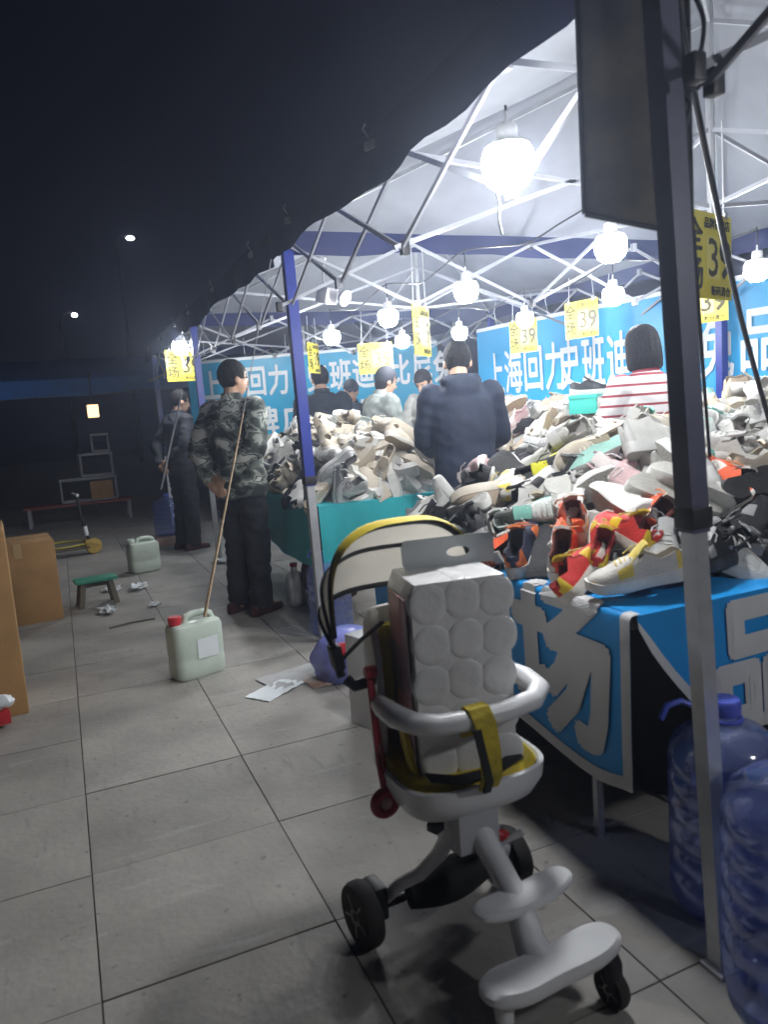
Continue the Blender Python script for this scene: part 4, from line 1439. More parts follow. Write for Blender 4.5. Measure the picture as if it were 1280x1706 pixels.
m = MB(); m.tube([(.845, 1.42, .25), (.885, 1.40, .275)], [.009, .012], 8, flat=.6); m.build('brake_lever', M['white_plastic'], st, w=True)
m = MB(); m.box((.675, 1.43, .335), (.03, .03, .02), rotz(.4), ch=.004); m.build('latch', M['black_plastic'], st, w=True)
# black basket slung between the rear wheels
m = MB()
rg_ = []
for i in range(11):
    q = i / 10
    x = .64 + .225 * q
    wob = .045 + .028 * math.sin(PI * q)
    zc = .125 + .02 * q
    rg_.append([V((x, 1.50 + wob * .7 * math.cos(a) + .03, zc + (wob * .9 if math.sin(a) > 0 else wob * .9) * math.sin(a) * (.55 if math.sin(a) > 0 else 1))) for a in [2 * PI * k / 14 for k in range(14)]])
m.loft(rg_)
m.build('basket', M['strap_b'], st, w=True)
# foot plates
def plate(c, lx, ly, th_, rot, nm, mt, waist=0.0):
    m = MB()
    rg_ = []
    n = 36
    for zz, k in ((-th_ / 2, .90), (-th_ * .2, 1.0), (th_ * .25, 1.0), (th_ / 2, .93)):
        ring = []
        for i in range(n):
            a = 2 * PI * i / n
            x = lx / 2 * math.copysign(abs(math.cos(a)) ** .8, math.cos(a)); y = ly / 2 * math.copysign(abs(math.sin(a)) ** .75, math.sin(a))
            y *= 1 - waist * math.cos(PI * x / lx) ** 2
            ring.append(V(c) + rot @ V((x * k, y * k, zz + .012 * (2 * x / lx) ** 2)))
        rg_.append(ring)
    m.loft(rg_)
    return m.build(nm, M[mt], st, w=True)
plate((.80, 1.275, .212), .255, .085, .022, rotz(.10), 'foot_rest', 'white_plastic', .15)
plate((.79, 1.165, .128), .34, .115, .034, rotz(.06), 'front_platform', 'white_plastic', .30)
for x in (.66, .925):
    m = MB(); m.tube([(x + (.01 if x < .8 else -.005), 1.155, .12), (x, 1.145, .10), (x, 1.14, .045)], [.022, .02, .016], 10)
    m.build('caster_fork', M['white_plastic'] if x < .8 else M['black_plastic'], st, w=True)
# seat pan and shell
def superell(cx, cy, a, b, z, n=40, e=.55, tilt=0.0):
    return [V((cx + a * math.copysign(abs(math.cos(t_)) ** e, math.cos(t_)), cy + b * math.copysign(abs(math.sin(t_)) ** e, math.sin(t_)), z + tilt * math.sin(t_))) for t_ in [2 * PI * k / n for k in range(n)]]
m = MB()
m.loft([superell(.785, 1.535, .12, .10, .335), superell(.79, 1.53, .165, .14, .36), superell(.79, 1.525, .182, .158, .40), superell(.79, 1.525, .186, .16, .435), superell(.79, 1.525, .176, .15, .437), superell(.79, 1.525, .165, .14, .415)])
m.build('seat_pan', M['white_plastic'], st, w=True)
m = MB()
m.loft([superell(.79, 1.525, .165, .14, .405), superell(.79, 1.525, .170, .146, .432), superell(.79, 1.525, .160, .135, .446), superell(.79, 1.525, .09, .07, .44)])
m.build('seat_cushion', M['hood_y'], st, w=True)
m = MB()
rg_ = []
for z, a, d_ in ((.41, .160, .10), (.50, .172, .14), (.60, .178, .16), (.70, .176, .15), (.76, .165, .11), (.785, .14, .06)):
    out, inn = [], []
    for i in range(17):
        t_ = PI * i / 16
        out.append(V((.79 + a * math.copysign(abs(math.cos(t_)) ** .6, math.cos(t_)), 1.72 - d_ + d_ * math.sin(t_) ** .5, z)))
        inn.append(V((.79 + (a - .018) * math.copysign(abs(math.cos(t_)) ** .6, math.cos(t_)), 1.72 - d_ + (d_ - .018) * math.sin(t_) ** .5, z)))
    rg_.append(out + inn[::-1])
m.loft(rg_)
m.build('backrest', M['white_plastic'], st, w=True)
m = MB()
m.loft([[V((.79 + sx * a, 1.70 - b, z)) for sx, b in ((-1, .045), (-.8, .025), (.8, .025), (1, .045), (.8, .06), (-.8, .06))] for z, a in ((.44, .135), (.6, .15), (.72, .145), (.75, .12))])
m.build('back_cushion', M['hood_y'], st, w=True)
m = MB(); m.ribbon([(.652, 1.53, .56), (.650, 1.50, .50), (.655, 1.48, .44)], .03, (0, 1, 0), .012)
m.build('side_cushion', M['hood_y'], st, w=True)
# arm bar
m = MB()
m.tube([(.612, 1.58, .60), (.600, 1.50, .607), (.598, 1.43, .613), (.615, 1.375, .614), (.66, 1.345, .610), (.74, 1.335, .608), (.83, 1.335, .610), (.895, 1.345, .614), (.938, 1.385, .618), (.952, 1.46, .618), (.952, 1.58, .612)],
       [.018, .024, .026, .024, .023, .023, .023, .023, .024, .024, .02], 14)
m.build('arm_bar', M['white_plastic'], st, w=True)
m = MB()
m.ribbon([(.745, 1.365, .56), (.742, 1.362, .61), (.742, 1.345, .636), (.744, 1.325, .634), (.748, 1.306, .605), (.757, 1.308, .54), (.77, 1.33, .47), (.782, 1.37, .425)], .05, (1, 0, 0), .006)
m.build('crotch_strap', M['strap_y'], st, w=True)
m = MB()
m.ribbon([(.725, 1.303, .600), (.735, 1.300, .54), (.757, 1.318, .47), (.775, 1.365, .42)], .018, (1, 0, 0), .006)
m.ribbon([(.66, 1.42, .46), (.72, 1.39, .452), (.80, 1.385, .45), (.90, 1.42, .455)], .03, (0, 1, .2), .005)
m.build('belt', M['strap_b'], st, w=True)
# hood
HC = V((.722, 1.61, .72)); HWD = .188
def arc(phi, rh, q, wd=HWD, cx=0):
    a = PI * q
    cs, sn = math.cos(a), math.sin(a)
    x = -wd * math.copysign(abs(cs) ** .62, cs) * (1 + .10 * math.sin(a * 2) ** 2)
    h_ = rh * abs(sn) ** .75
    return HC + V((x + cx, -math.cos(phi) * h_, math.sin(phi) * h_))
R1, R2, R3 = (1.60, .285), (2.10, .245), (2.65, .21)
NQ = 28
def lerp(a, b, q): return a + (b - a) * q
def panel(pa, pb, nm, mt, k=6, sag=.02, off=0.0):
    m = MB()
    m.loft([[arc(lerp(pa[0], pb[0], j / k), lerp(pa[1], pb[1], j / k) - sag * math.sin(PI * j / k) + off, i / NQ) for j in range(k + 1)] for i in range(NQ + 1)], cap=False, closed=False)
    return m.build(nm, M[mt], st, w=True)
panel(R1, R2, 'hood_panel', 'hood_w')
panel(R2, R3, 'hood_panel', 'hood_w', sag=.012)
panel((1.46, .287), (1.66, .290), 'hood_rim', 'hood_y', 3, -.004, .004)
for (ph, rh), nm in ((R1, 'hood_bow'), (R2, 'hood_bow'), (R3, 'hood_bow')):
    m = MB(); m.tube([arc(ph, rh - .004, .02 + .96 * i / 40) for i in range(41)], .007, 8)
    m.build(nm, M['black_plastic'], st, w=True)
for sg in (-1, 1):
    px_ = HC + V((sg * HWD, 0, 0))
    m = MB(); m.box(px_ + V((0, 0, -.01)), (.026, .045, .06), roty(.15 * sg), ch=.008)
    m.tube([px_ + V((0, .01, -.02)), px_ + V((sg * -.01, 0, -.06))], .011, 8)
    m.build('hood_hinge', M['black_plastic'], st, w=True)
m = MB(); m.tube([(.552, 1.60, .655), (.565, 1.585, .64), (.60, 1.58, .645), (.625, 1.59, .65)], .014, 10); m.build('hood_mount', M['black_plastic'], st, w=True)
m = MB(); m.lathe([(.012, 0), (.016, .004), (.016, .024), (.012, .028)], (.585, 1.565, .672), 14, roty(PI / 2)); m.build('clip_ring', M['red_plastic'], st, w=True)
m = MB(); m.ribbon([(.545, 1.60, .705), (.60, 1.60, .745), (.655, 1.60, .775)], .014, (0, 1, 0), .004); m.build('hood_strap', M['strap_b'], st, w=True)

# red dangling toy
t = thing('red_strap_toy', 'red strap with a round loop dangling from the side of the stroller', 'toy', (.595, 1.545, .34))
M['red_strap'] = mat('dull red strap', (0.35, 0.035, 0.05), 0.45, var=0.15)
m = MB()
m.tube([(.588, 1.55, .66), (.592, 1.548, .55), (.594, 1.546, .46), (.601, 1.545, .392)], .006, 8)
m.tube([(.596, 1.55, .66), (.601, 1.548, .55), (.607, 1.546, .46), (.606, 1.545, .392)], .005, 8)
m.build('strap', M['red_strap'], t, w=True)
m = MB(); m.torus((.603, 1.545, .358), .026, .012, 24, 10, rotx(PI / 2) @ roty(.0)); m.build('loop', M['red_strap'], t, w=True)
m = MB(); m.ell((.605, 1.545, .358), (.016, .012, .018)); m.build('bead', mat('clear pinkish bead', (.55, .35, .35), .2), t, w=True)

# pack of tissue rolls sitting in the seat
PKR = rotz(-.16)
PO = V((.805, 1.53, .44))
t = thing('tissue_pack', 'white plastic-wrapped pack of paper rolls sitting in the stroller seat', 'tissue pack', PO, -.16)
M['wrap'] = mat('white plastic wrap', (0.82, 0.81, 0.80), 0.2, var=0.04, vs=6, bump=0.4, bs=26)
M['wrap_p'] = mat('printed plastic wrap', (0.66, 0.60, 0.62), 0.25, var=0.1, vs=14, col2=(0.62, 0.36, 0.42), bump=0.2, bs=14)
M['handle_film'] = mat('clear grey film', (0.58, 0.62, 0.63), 0.15, var=0.06, alpha=0.85)
rr = .0455
def roll(cx, cz, y0, y1, mt='wrap', nm='wrapped_roll', r=rr):
    m = MB()
    n = 24
    rings_ = []
    for y, k in ((y0 + .0005, .25), (y0 + .0002, .6), (y0, .90), (y0 + .002, .965), (y0 + .008, 1.0), (y1 - .018, 1.0), (y1 - .006, .95), (y1, .8)):
        rings_.append([V((cx + r * k * math.copysign(abs(math.cos(a)) ** .9, math.cos(a)) * 1.0, y, cz + r * k * math.copysign(abs(math.sin(a)) ** .9, math.sin(a)) * 1.03)) for a in [2 * PI * i / n for i in range(n)]])
    m.loft(rings_)
    return m.build(nm, M[mt], t)
for row in range(5):
    for c_ in range(3):
        roll(-.088 + .080 * c_ + .004 * math.sin(row * 2), .40 - row * .093 + (0.004 if c_ == 1 else 0), -.0985, .10)
m = MB()
rb = []
for y, k in ((-.0965, .99), (-.085, 1.0), (.09, 1.0), (.10, .96)):
    rb.append([V((p.x * k, y, p.y)) for p in [V((x, z)) for x, z in ((-.128, .42), (-.128, 0.01), (.104, 0.01), (.104, .42), (.095, .447), (-.118, .447))]])
m.loft(rb)
m.build('wrapping', M['wrap'], t)
m = MB(); m.box((-.1355, -.0, .22), (.003, .15, .38), ch=.001); m.build('side_print', M['wrap_p'], t)
for y_, z_, a_, b_ in ((.01, .35, .09, .12), (-.01, .12, .10, .10)):
    m = MB(); m.box((-.1375, y_, z_), (.002, a_, b_)); m.build('side_patch', mat('orange pink print', (.70, .38, .12), .3, var=.25, vs=12, col2=(.72, .30, .40)), t)
# carrying flap with a finger hole
m = MB()
n = 40
def flap_o(a):
    c_, s_ = math.cos(a), math.sin(a)
    mx_ = max(abs(c_) / .118, abs(s_) / .036)
    return V((c_ / mx_, s_ / mx_))
oo, ii = [], []
for k in range(n):
    a = 2 * PI * k / n
    p = flap_o(a); q = V((.025 + .030 * math.cos(a), -.003 + .012 * math.sin(a)))
    lean_ = lambda v, d_: V((v.x + .02, .060 + d_ + .10 * (v.y + .036), .445 + v.y + .036))
    oo.append((p, q))
vs = []
for p, q in oo: vs += [lean_(p, 0), lean_(q, 0), lean_(p, .003), lean_(q, .003)]
fs = []
for k in range(n):
    a, b = k * 4, ((k + 1) % n) * 4
    fs += [(a, b, b + 1, a + 1), (a + 2, a + 3, b + 3, b + 2), (a, a + 2, b + 2, b), (a + 1, b + 1, b + 3, a + 3)]
m.add(vs, fs)
m.build('carry_flap', M['handle_film'], t, smooth=False)
# ------------------------------------------------------------------ water bottles
M['pet'] = mat('blue tinted clear plastic', (0.62, 0.68, 1.0), 0.12, var=0.04, trans=0.78, ior=1.09, spec=0.8)
def clear(m):
    # thin clear plastic wall: mostly see-through, a little blue body, sharp highlights
    n = m.node_tree.nodes; L = m.node_tree.links
    tp = n.new('ShaderNodeBsdfTransparent'); tp.inputs['Color'].default_value = (.66, .74, .98, 1)
    df = n.new('ShaderNodeBsdfDiffuse'); df.inputs['Color'].default_value = (.34, .42, .88, 1)
    gl = n.new('ShaderNodeBsdfGlossy'); gl.inputs['Roughness'].default_value = .09
    m1 = n.new('ShaderNodeMixShader'); m1.inputs[0].default_value = .22
    lw = n.new('ShaderNodeLayerWeight'); lw.inputs['Blend'].default_value = .35
    mr = n.new('ShaderNodeMapRange'); mr.inputs['To Min'].default_value = .06; mr.inputs['To Max'].default_value = .45
    m2 = n.new('ShaderNodeMixShader')
    L.new(tp.outputs[0], m1.inputs[1]); L.new(df.outputs[0], m1.inputs[2])
    L.new(lw.outputs['Facing'], mr.inputs['Value']); L.new(mr.outputs['Result'], m2.inputs[0])
    L.new(m1.outputs[0], m2.inputs[1]); L.new(gl.outputs[0], m2.inputs[2])
    L.new(m2.outputs[0], n['Material Output'].inputs['Surface'])
clear(M['pet'])
M['capblue'] = mat('blue cap', (0.10, 0.14, 0.62), 0.4, var=0.1)
M['paper_label'] = mat('bottle label', (0.30, 0.38, 0.62), 0.5, var=0.2, vs=18, col2=(0.55, 0.60, 0.75))
def bottle(p, rz, label, h=0.49, r=0.133, handle=True, tilt=0.0, group='large water bottles', lab=True):
    t = thing('water_bottle', label, 'water bottle', p, rz, group)
    k = h / 0.49
    prof = [(.02, .012), (.09, .004), (.122, .010), (.131, .028)]
    z = .05
    for i in range(5):
        prof += [(.133, z), (.133, z + .038), (.126, z + .047), (.126, z + .053)]
        z += .062
    prof += [(.133, z), (.131, z + .03), (.118, z + .06), (.090, z + .085), (.055, z + .10), (.032, z + .108), (.029, z + .135)]
    prof = [(a * r / .133, b * k) for a, b in prof]
    m = MB(); m.lathe(prof, n=36); m.build('body', M['pet'], t)
    top = prof[-1][1]
    m = MB(); m.lathe([(.034, top - .012), (.036, top - .008), (.036, top + .020), (.032, top + .026), (.001, top + .026)], n=24); m.build('cap', M['capblue'], t)
    if handle:
        m = MB(); m.torus((0, 0, top - .022), .036, .006, 24, 8)
        m.tube([(.036, 0, top - .022), (.065, 0, top + .005), (.10, 0, top + .022), (.135, .005, top + .012), (.15, .01, top - .02)], [.008, .008, .010, .010, .009], 10, flat=.7)
        m.build('carry_handle', M['capblue'], t)
    if lab:
        m = MB(); n = 14
        m.loft([[V((r * 1.006 * math.cos(a), r * 1.006 * math.sin(a), zz)) for a in [-2.3 + 1.1 * i / n for i in range(n + 1)]] for zz in (.235 * k, .275 * k)], cap=False, closed=False)
        m.build('label', M['paper_label'], t)
    return t
bottle((1.268, 0.985, 0), 0.3, 'large clear blue water bottle at the right edge, in front of the near pole', .53, .145)
bottle((1.385, 1.27, 0), 2.6, 'large blue water bottle behind the near pole, under the table corner', .50, .133)
bottle((1.36, 4.12, 0), 2.0, 'blue water bottle on the ground behind the second pole', .45, .13, lab=False)
pb = pix(270, 885, z=0.03)
bottle((1.0, 8.4, 0.10), 1.0, 'water bottle at the feet of the man in dark clothes', .42, .155, handle=False)
t = thing('cardboard_tray', 'flat pinkish box under the far water bottle', 'box', (1.0, 8.4, 0), 0.2)
m = MB(); m.box((0, 0, .048), (.40, .30, .096), ch=.004); m.build('tray', mat('pinkish card', (.5, .34, .30), .8), t)

# blue and red bag beside the stroller
M['violet'] = mat('violet plastic bag', (0.20, 0.22, 0.55), 0.3, var=0.2, vs=8, bump=0.4, bs=12)
t = thing('plastic_bag', 'crumpled violet plastic bag with a red patch on the ground behind the stroller', 'plastic bag', (1.17, 3.35, 0))
m = MB()
rings = []
for i in range(12):
    q = i / 11
    z = .24 * q
    rr_ = (.15 + .03 * math.sin(q * 3)) * math.sqrt(max(.03, 1 - (q * .96) ** 3))
    rings.append([V((rr_ * math.cos(a) * (1 + .18 * noise.noise(V((math.cos(a) * 2, math.sin(a) * 2, q * 3)))), rr_ * .8 * math.sin(a) * (1 + .18 * noise.noise(V((math.cos(a) * 2, math.sin(a) * 2, q * 3 + 5)))), z + .004)) for a in [2 * PI * k / 22 for k in range(22)]])
m.loft(rings)
m.build('bag', M['violet'], t)
m = MB(); m.box((-.06, -.115, .17), (.10, .05, .07), rotx(-.3), ch=.015); m.build('red_patch', M['red_plastic'], t)
t = thing('white_box', 'small white box on the ground left of the tissue pack', 'box', (1.10, 2.75, 0))
m = MB(); m.box((0, 0, .19), (.20, .2, .38), rotz(.3), ch=.008); m.build('box_body', M['white_plastic'], t)

# ------------------------------------------------------------------ cables and ropes
def cord(name, label, cat, pts, r, mt, group=None):
    p0 = V(pts[0]); t = MB()
    P_ = [V(p) for p in pts]
    out = []
    for i in range(len(P_) - 1):
        a, b, c, d = P_[max(0, i - 1)], P_[i], P_[i + 1], P_[min(len(P_) - 1, i + 2)]
        for k in range(6):
            q = k / 6
            out.append(0.5 * ((2 * b) + (c - a) * q + (2 * a - 5 * b + 4 * c - d) * q * q + (3 * b - a - 3 * c + d) * q ** 3))
    out.append(P_[-1])
    t.tube(out, r, 7)
    o = t.build(name, M[mt])
    tag(o, label, cat, group)
    return o
cord('cable', 'thick dark cable slanting down to the right from the near pole top', 'cable', [pix(1120, -60, d=1.5), pix(1150, 120, d=1.55), pix(1190, 320, d=1.8), pix(1235, 530, d=2.1), pix(1290, 730, d=2.4)], .0075, 'cable', 'cables hanging at the near pole')
cord('cable', 'thin dark cable hanging straight down just right of the near pole', 'cable', [pix(1128, -60, d=1.45), pix(1142, 200, d=1.5), pix(1158, 420, d=1.55), pix(1172, 620, d=1.7), pix(1183, 760, d=1.9)], .0042, 'cable', 'cables hanging at the near pole')
cord('cable', 'looped dark cable bundled at the top of the near pole', 'cable', [pix(1140, -40, d=1.45), pix(1172, 30, d=1.45), pix(1165, 95, d=1.45), pix(1150, 100, d=1.43), pix(1172, 125, d=1.45), pix(1160, 150, d=1.45), pix(1142, 135, d=1.44), pix(1136, 60, d=1.44), pix(1128, -40, d=1.44)], .0045, 'cable', 'cables hanging at the near pole')
cord('cable', 'knotted dark cable wound against the near pole', 'cable', [pix(1130, -40, d=1.44), pix(1126, 40, d=1.44), pix(1140, 90, d=1.44), pix(1130, 150, d=1.45), pix(1150, 175, d=1.45), pix(1136, 240, d=1.46), pix(1146, 330, d=1.5)], .005, 'cable', 'cables hanging at the near pole')
for k_, (idx, lab_) in enumerate((((0, 2, 3, 4), 'power cable sagging from bulb to bulb along the front row'), ((8, 1, 7, 6, 5), 'power cable sagging from bulb to bulb along the back row'))):
    pts_ = []
    for i_, q_ in enumerate(idx):
        a_ = BULBS[q_] + V((0, 0, .19))
        if i_:
            c_ = (pts_[-1] + a_) / 2 - V((0, 0, .07))
            pts_ += [pts_[-1].lerp(c_, .55), c_, a_.lerp(c_, .55)]
        pts_.append(a_)
    cord('cable', lab_, 'cable', pts_, .004, 'cable', 'power cables of the bulbs')
# ropes tying the tent down
M['grey_rope'] = mat('grey strap', (.34, .34, .36), .7, var=.15)
a, b, c = pix(452, 432, x=1.13), pix(405, 690, y=4.02), V((.575, 3.79, .30))
cord('guy_rope', 'thin pale rope from the tent edge to the tan strap', 'rope', [a, a.lerp(b, .5), b], .0028, 'grey_rope')
cord('tie_strap', 'tan strap running down to the milky jerrycan', 'strap', [b, b.lerp(c, .5), c], [.008] * 6 + [.012] * 6 + [.014], 'rope') if False else None
m = MB(); m.tube([b, b.lerp(c, .3), b.lerp(c, .65), c], [.008, .011, .015, .017], 8, flat=.5)
tag(m.build('tie_strap', M['rope']), 'tan strap running down to the milky jerrycan', 'strap')
M['grey_rope'] = mat('grey strap', (.34, .34, .36), .7, var=.15)
a, b = pix(303, 655, y=7.4), pix(268, 815, y=7.5)
m = MB(); m.tube([a, a.lerp(b, .5), b], [.016, .018, .02], 8, flat=.5)
tag(m.build('tie_strap', M['grey_rope']), 'grey strap slanting down in front of the man in dark clothes', 'strap')

# ------------------------------------------------------------------ jerrycans
def jerrycan(p, rz, label, w_=.27, d_=.17, h_=.29, lab=True):
    t = thing('jerrycan', label, 'jerrycan', p, rz, 'milky jerrycans')
    def ring(x, y, z, n=32, e=.42): return [V((x * math.copysign(abs(math.cos(a)) ** e, math.cos(a)), y * math.copysign(abs(math.sin(a)) ** e, math.sin(a)), z)) for a in [2 * PI * (i + .5) / n for i in range(n)]]
    m = MB()
    a, b = w_ / 2, d_ / 2
    m.loft([ring(a * .92, b * .9, .002), ring(a, b, .02), ring(a, b, h_ * .3), ring(a * .985, b * .97, h_ * .33), ring(a * .985, b * .97, h_ * .40), ring(a, b, h_ * .43), ring(a, b, h_ * .84), ring(a * .95, b * .92, h_ * .91), ring(a * .86, b * .7, h_ * .94)])
    m.build('body', M['jerry'], t)
    m = MB(); m.tube([(-a * .35, 0, h_ * .93), (-a * .28, 0, h_ * 1.03), (0, 0, h_ * 1.06), (a * .5, 0, h_ * 1.05), (a * .72, 0, h_ * 1.0), (a * .76, 0, h_ * .92)], .017, 10); m.build('handle', M['jerry'], t)
    m = MB(); m.lathe([(.030, h_ * .93), (.030, h_ * .97), (.034, h_ * .975), (.034, h_ * 1.06), (.028, h_ * 1.08), (.001, h_ * 1.08)], (-a * .72, 0, 0), 18); m.build('cap', M['red_plastic'] if lab else M['jerry'], t)
    if lab:
        m = MB(); m.box((.03, -b - .002, h_ * .50), (.115, .003, .10)); m.build('label', M['white_print'], t)
    return t
jerrycan((.52, 3.83, 0), .30, 'milky white jerrycan with red cap and blank label, nearest on the pavement', .27, .16, .30)
jerrycan((.58, 6.98, 0), .22, 'milky greenish jerrycan without label, beyond the small green stool', .27, .18, .28, lab=False)

# ------------------------------------------------------------------ cartons on the left
def carton(p, rz, w_, d_, h_, label):
    t = thing('carton', label, 'carton', p, rz, None)
    m = MB(); m.box((0, 0, h_ / 2), (w_, d_, h_), ch=.004); m.build('box_body', M['carton'], t)
    m = MB(); m.box((0, 0, h_ + .0015), (w_ * .99, .05, .003)); m.box((0, -d_ / 2 - .0012, h_ - .05), (.05, .0024, .10)); m.build('tape', M['tape'], t)
    for sx in (-1, 1):
        m = MB(); m.box((sx * (w_ / 2 + .0015), 0, h_ / 2), (.003, d_ * .96, h_ * .96), ch=.001)
        m.build('side_panel', M['carton_in'], t)
    return t
carton((-.60, 3.98, 0), .07, .62, .50, .86, 'tall brown carton cut by the left edge of the picture')
carton((-.36, 5.78, 0), .10, .46, .44, .56, 'lower brown carton behind the tall one at the left')
t = thing('crumpled_paper', 'pale crumpled paper at the foot of the tall carton', 'paper', (-.37, 3.62, .02))
m = MB(); m.ell((0, 0, .10), (.06, .04, .03), 14, 8); 
m.v = [p + V((0, 0, 0)) + p.normalized() * .02 * noise.noise(p * 40) for p in m.v]
m.build('paper', M['white_print'], t)
m = MB(); m.box((-.03, .0, .03), (.12, .06, .06), rotz(.2), ch=.006); m.build('red_wrapper', M['red_plastic'], t)

# ------------------------------------------------------------------ small stool
M['stool_g'] = mat('green stool top', (0.06, 0.32, 0.22), 0.5, var=0.15)
M['stool_w'] = mat('old wood', (0.16, 0.14, 0.11), 0.75, var=0.25)
t = thing('stool', 'tiny wooden stool with a green top on the pavement', 'stool', (.13, 5.88, 0), .15)
m = MB(); m.box((0, 0, .19), (.29, .16, .025), ch=.005); m.build('seat', M['stool_g'], t)
for sx in (-1, 1):
    for sy in (-1, 1):
        m = MB(); a = V((sx * .095, sy * .05, .18)); b = V((sx * .125, sy * .06, 0))
        rq = lambda p: [p + V((i * .018, j * .018, 0)) for i, j in ((1, 1), (-1, 1), (-1, -1), (1, -1))]
        m.loft([rq(b), rq(a)]); m.build('leg', M['stool_w'], t, smooth=False)
m = MB(); m.box((0, 0, .15), (.2, .02, .03)); m.build('apron', M['stool_w'], t)

# ------------------------------------------------------------------ litter and papers
M['paper'] = mat('grey paper', (0.45, 0.45, 0.45), 0.7, var=0.15, vs=10)
M['paper_o'] = mat('orange print paper', (0.55, 0.30, 0.16), 0.6, var=0.25, vs=10, col2=(.5, .45, .42))
def sheet(p, rz, sx, sy, mt, label, seed, lift=.01):
    m = MB()
    n = 8
    m.loft([[V(((i / n - .5) * sx, (j / n - .5) * sy, .005 + lift * abs(noise.noise(V((i * .5 + seed, j * .5, 0)))))) for j in range(n + 1)] for i in range(n + 1)], cap=False, closed=False)
    o = m.build('paper_sheet', M[mt])
    o.location = (*p, 0.0); o.rotation_euler = (0, 0, rz)
    tag(o, label, 'paper')
sheet((1.0, 3.50), .25, .46, .22, 'paper', 'large flat grey paper sheet lying left of the stroller', 1)
sheet((1.10, 3.36), .1, .30, .18, 'paper_o', 'orange printed paper sheet lying behind the stroller', 5)
sheet((.80, 3.36), .6, .26, .15, 'white_print', 'pale leaflet beside the grey paper sheet', 9)
for (u, v, s, lab) in ((230, 982, .10, 'white litter scrap right of the green stool'), (187, 985, .08, 'white litter scrap touching the green stool'), (178, 1022, .09, 'pale litter scrap in front of the green stool'), (258, 1010, .06, 'small pale scrap between stool and near jerrycan'), (365, 938, .09, 'white scrap by the feet of the man in camouflage')):
    p = pix(u, v, z=0)
    m = MB(); m.ell((0, 0, s * .16), (s * .9, s * .5, s * .22), 16, 9)
    m.v = [q + q.normalized() * .55 * s * noise.noise(q * 55 + V((u, v, 0))) for q in m.v]
    zmin = min(q.z for q in m.v)
    m.v = [q - V((0, 0, zmin)) for q in m.v]
    o = m.build('litter', M['white_print']); o.location = p; o.rotation_euler = (0, 0, u * .1)
    tag(o, lab, 'litter')
a, b = pix(182, 1046, z=.008), pix(258, 1030, z=.008)
m = MB(); m.tube([a, a.lerp(b, .5) + V((0, .02, 0)), b], .006, 6)
tag(m.build('stick', M['stool_w']), 'thin dark stick lying on the pavement near the stool', 'stick')

# things under the teal table
t = thing('white_jug', 'white plastic jug under the teal-clothed table', 'jug', (1.36, 4.85, 0), .3)
m = MB(); m.loft([superell(0, 0, .06 * k, .05 * k, z, 24) for z, k in ((0.002, .9), (.02, 1), (.19, 1), (.22, .8), (.24, .35), (.27, .33))]); m.build('body', M['white_plastic'], t)
m = MB(); m.lathe([(.026, .27), (.026, .295), (.001, .297)], n=16); m.build('cap', M['red_plastic'], t)
t = thing('dark_bag', 'dark sack stuffed under the teal-clothed table', 'sack', (1.62, 4.75, 0))
m = MB(); m.ell((0, 0, .22), (.24, .26, .24), 20, 12)
m.v = [q + (q - V((0, 0, .22))).normalized() * .06 * noise.noise(q * 6) for q in m.v]
zmin = min(q.z for q in m.v); m.v = [q - V((0, 0, zmin)) for q in m.v]
m.build('sack', mat('maroon dark cloth', (.06, .02, .025), .8, var=.2, bump=.3, bs=20), t)

# ------------------------------------------------------------------ far left: scooter, bench, shelf, lamp
t = thing('kick_scooter', 'yellow and brown child scooter standing beyond the cartons', 'scooter', (.18, 8.4, 0), .15)
M['scoot'] = mat('yellow brown plastic', (.42, .28, .06), .45, var=.2)
m = MB(); m.box((-.24, 0, .08), (.46, .12, .025), ch=.01); m.build('deck', mat('dark deck', (.10, .08, .05), .6, var=.2), t)
m = MB(); m.lathe([(.03, -.02), (.075, -.018), (.085, 0), (.075, .018), (.03, .02)], (.03, -.03, .085), 20, rotx(PI / 2)); m.build('front_wheel', M['scoot'], t)
m = MB(); m.lathe([(.02, -.015), (.045, -.012), (.05, 0), (.045, .012), (.02, .015)], (-.46, 0, .05), 18, rotx(PI / 2)); m.build('rear_wheel', M['scoot'], t)
m = MB(); m.box((.02, 0, .12), (.16, .11, .05), roty(.3), ch=.02); m.build('fender', M['scoot'], t)
m = MB(); m.tube([(0, 0, .13), (-.05, 0, .40), (-.075, 0, .62)], [.018, .016, .016], 10); m.build('stem', M['black_plastic'], t)
m = MB(); m.tube([(-.02, 0, .20), (-.03, 0, .30)], .022, 10); m.build('stem_collar', M['white_plastic'], t)
m = MB(); m.tube([(-.085, -.14, .64), (-.075, 0, .63), (-.085, .14, .64)], .014, 10); m.build('handlebar', M['white_plastic'], t)
t = thing('toy_hoop', 'thin yellow hoop lying flat behind the scooter', 'toy', (-.10, 9.2, 0))
m = MB(); m.torus((0, 0, .02), .26, .012, 28, 8); m.build('hoop', mat('yellow plastic', (.5, .42, .05), .5), t)

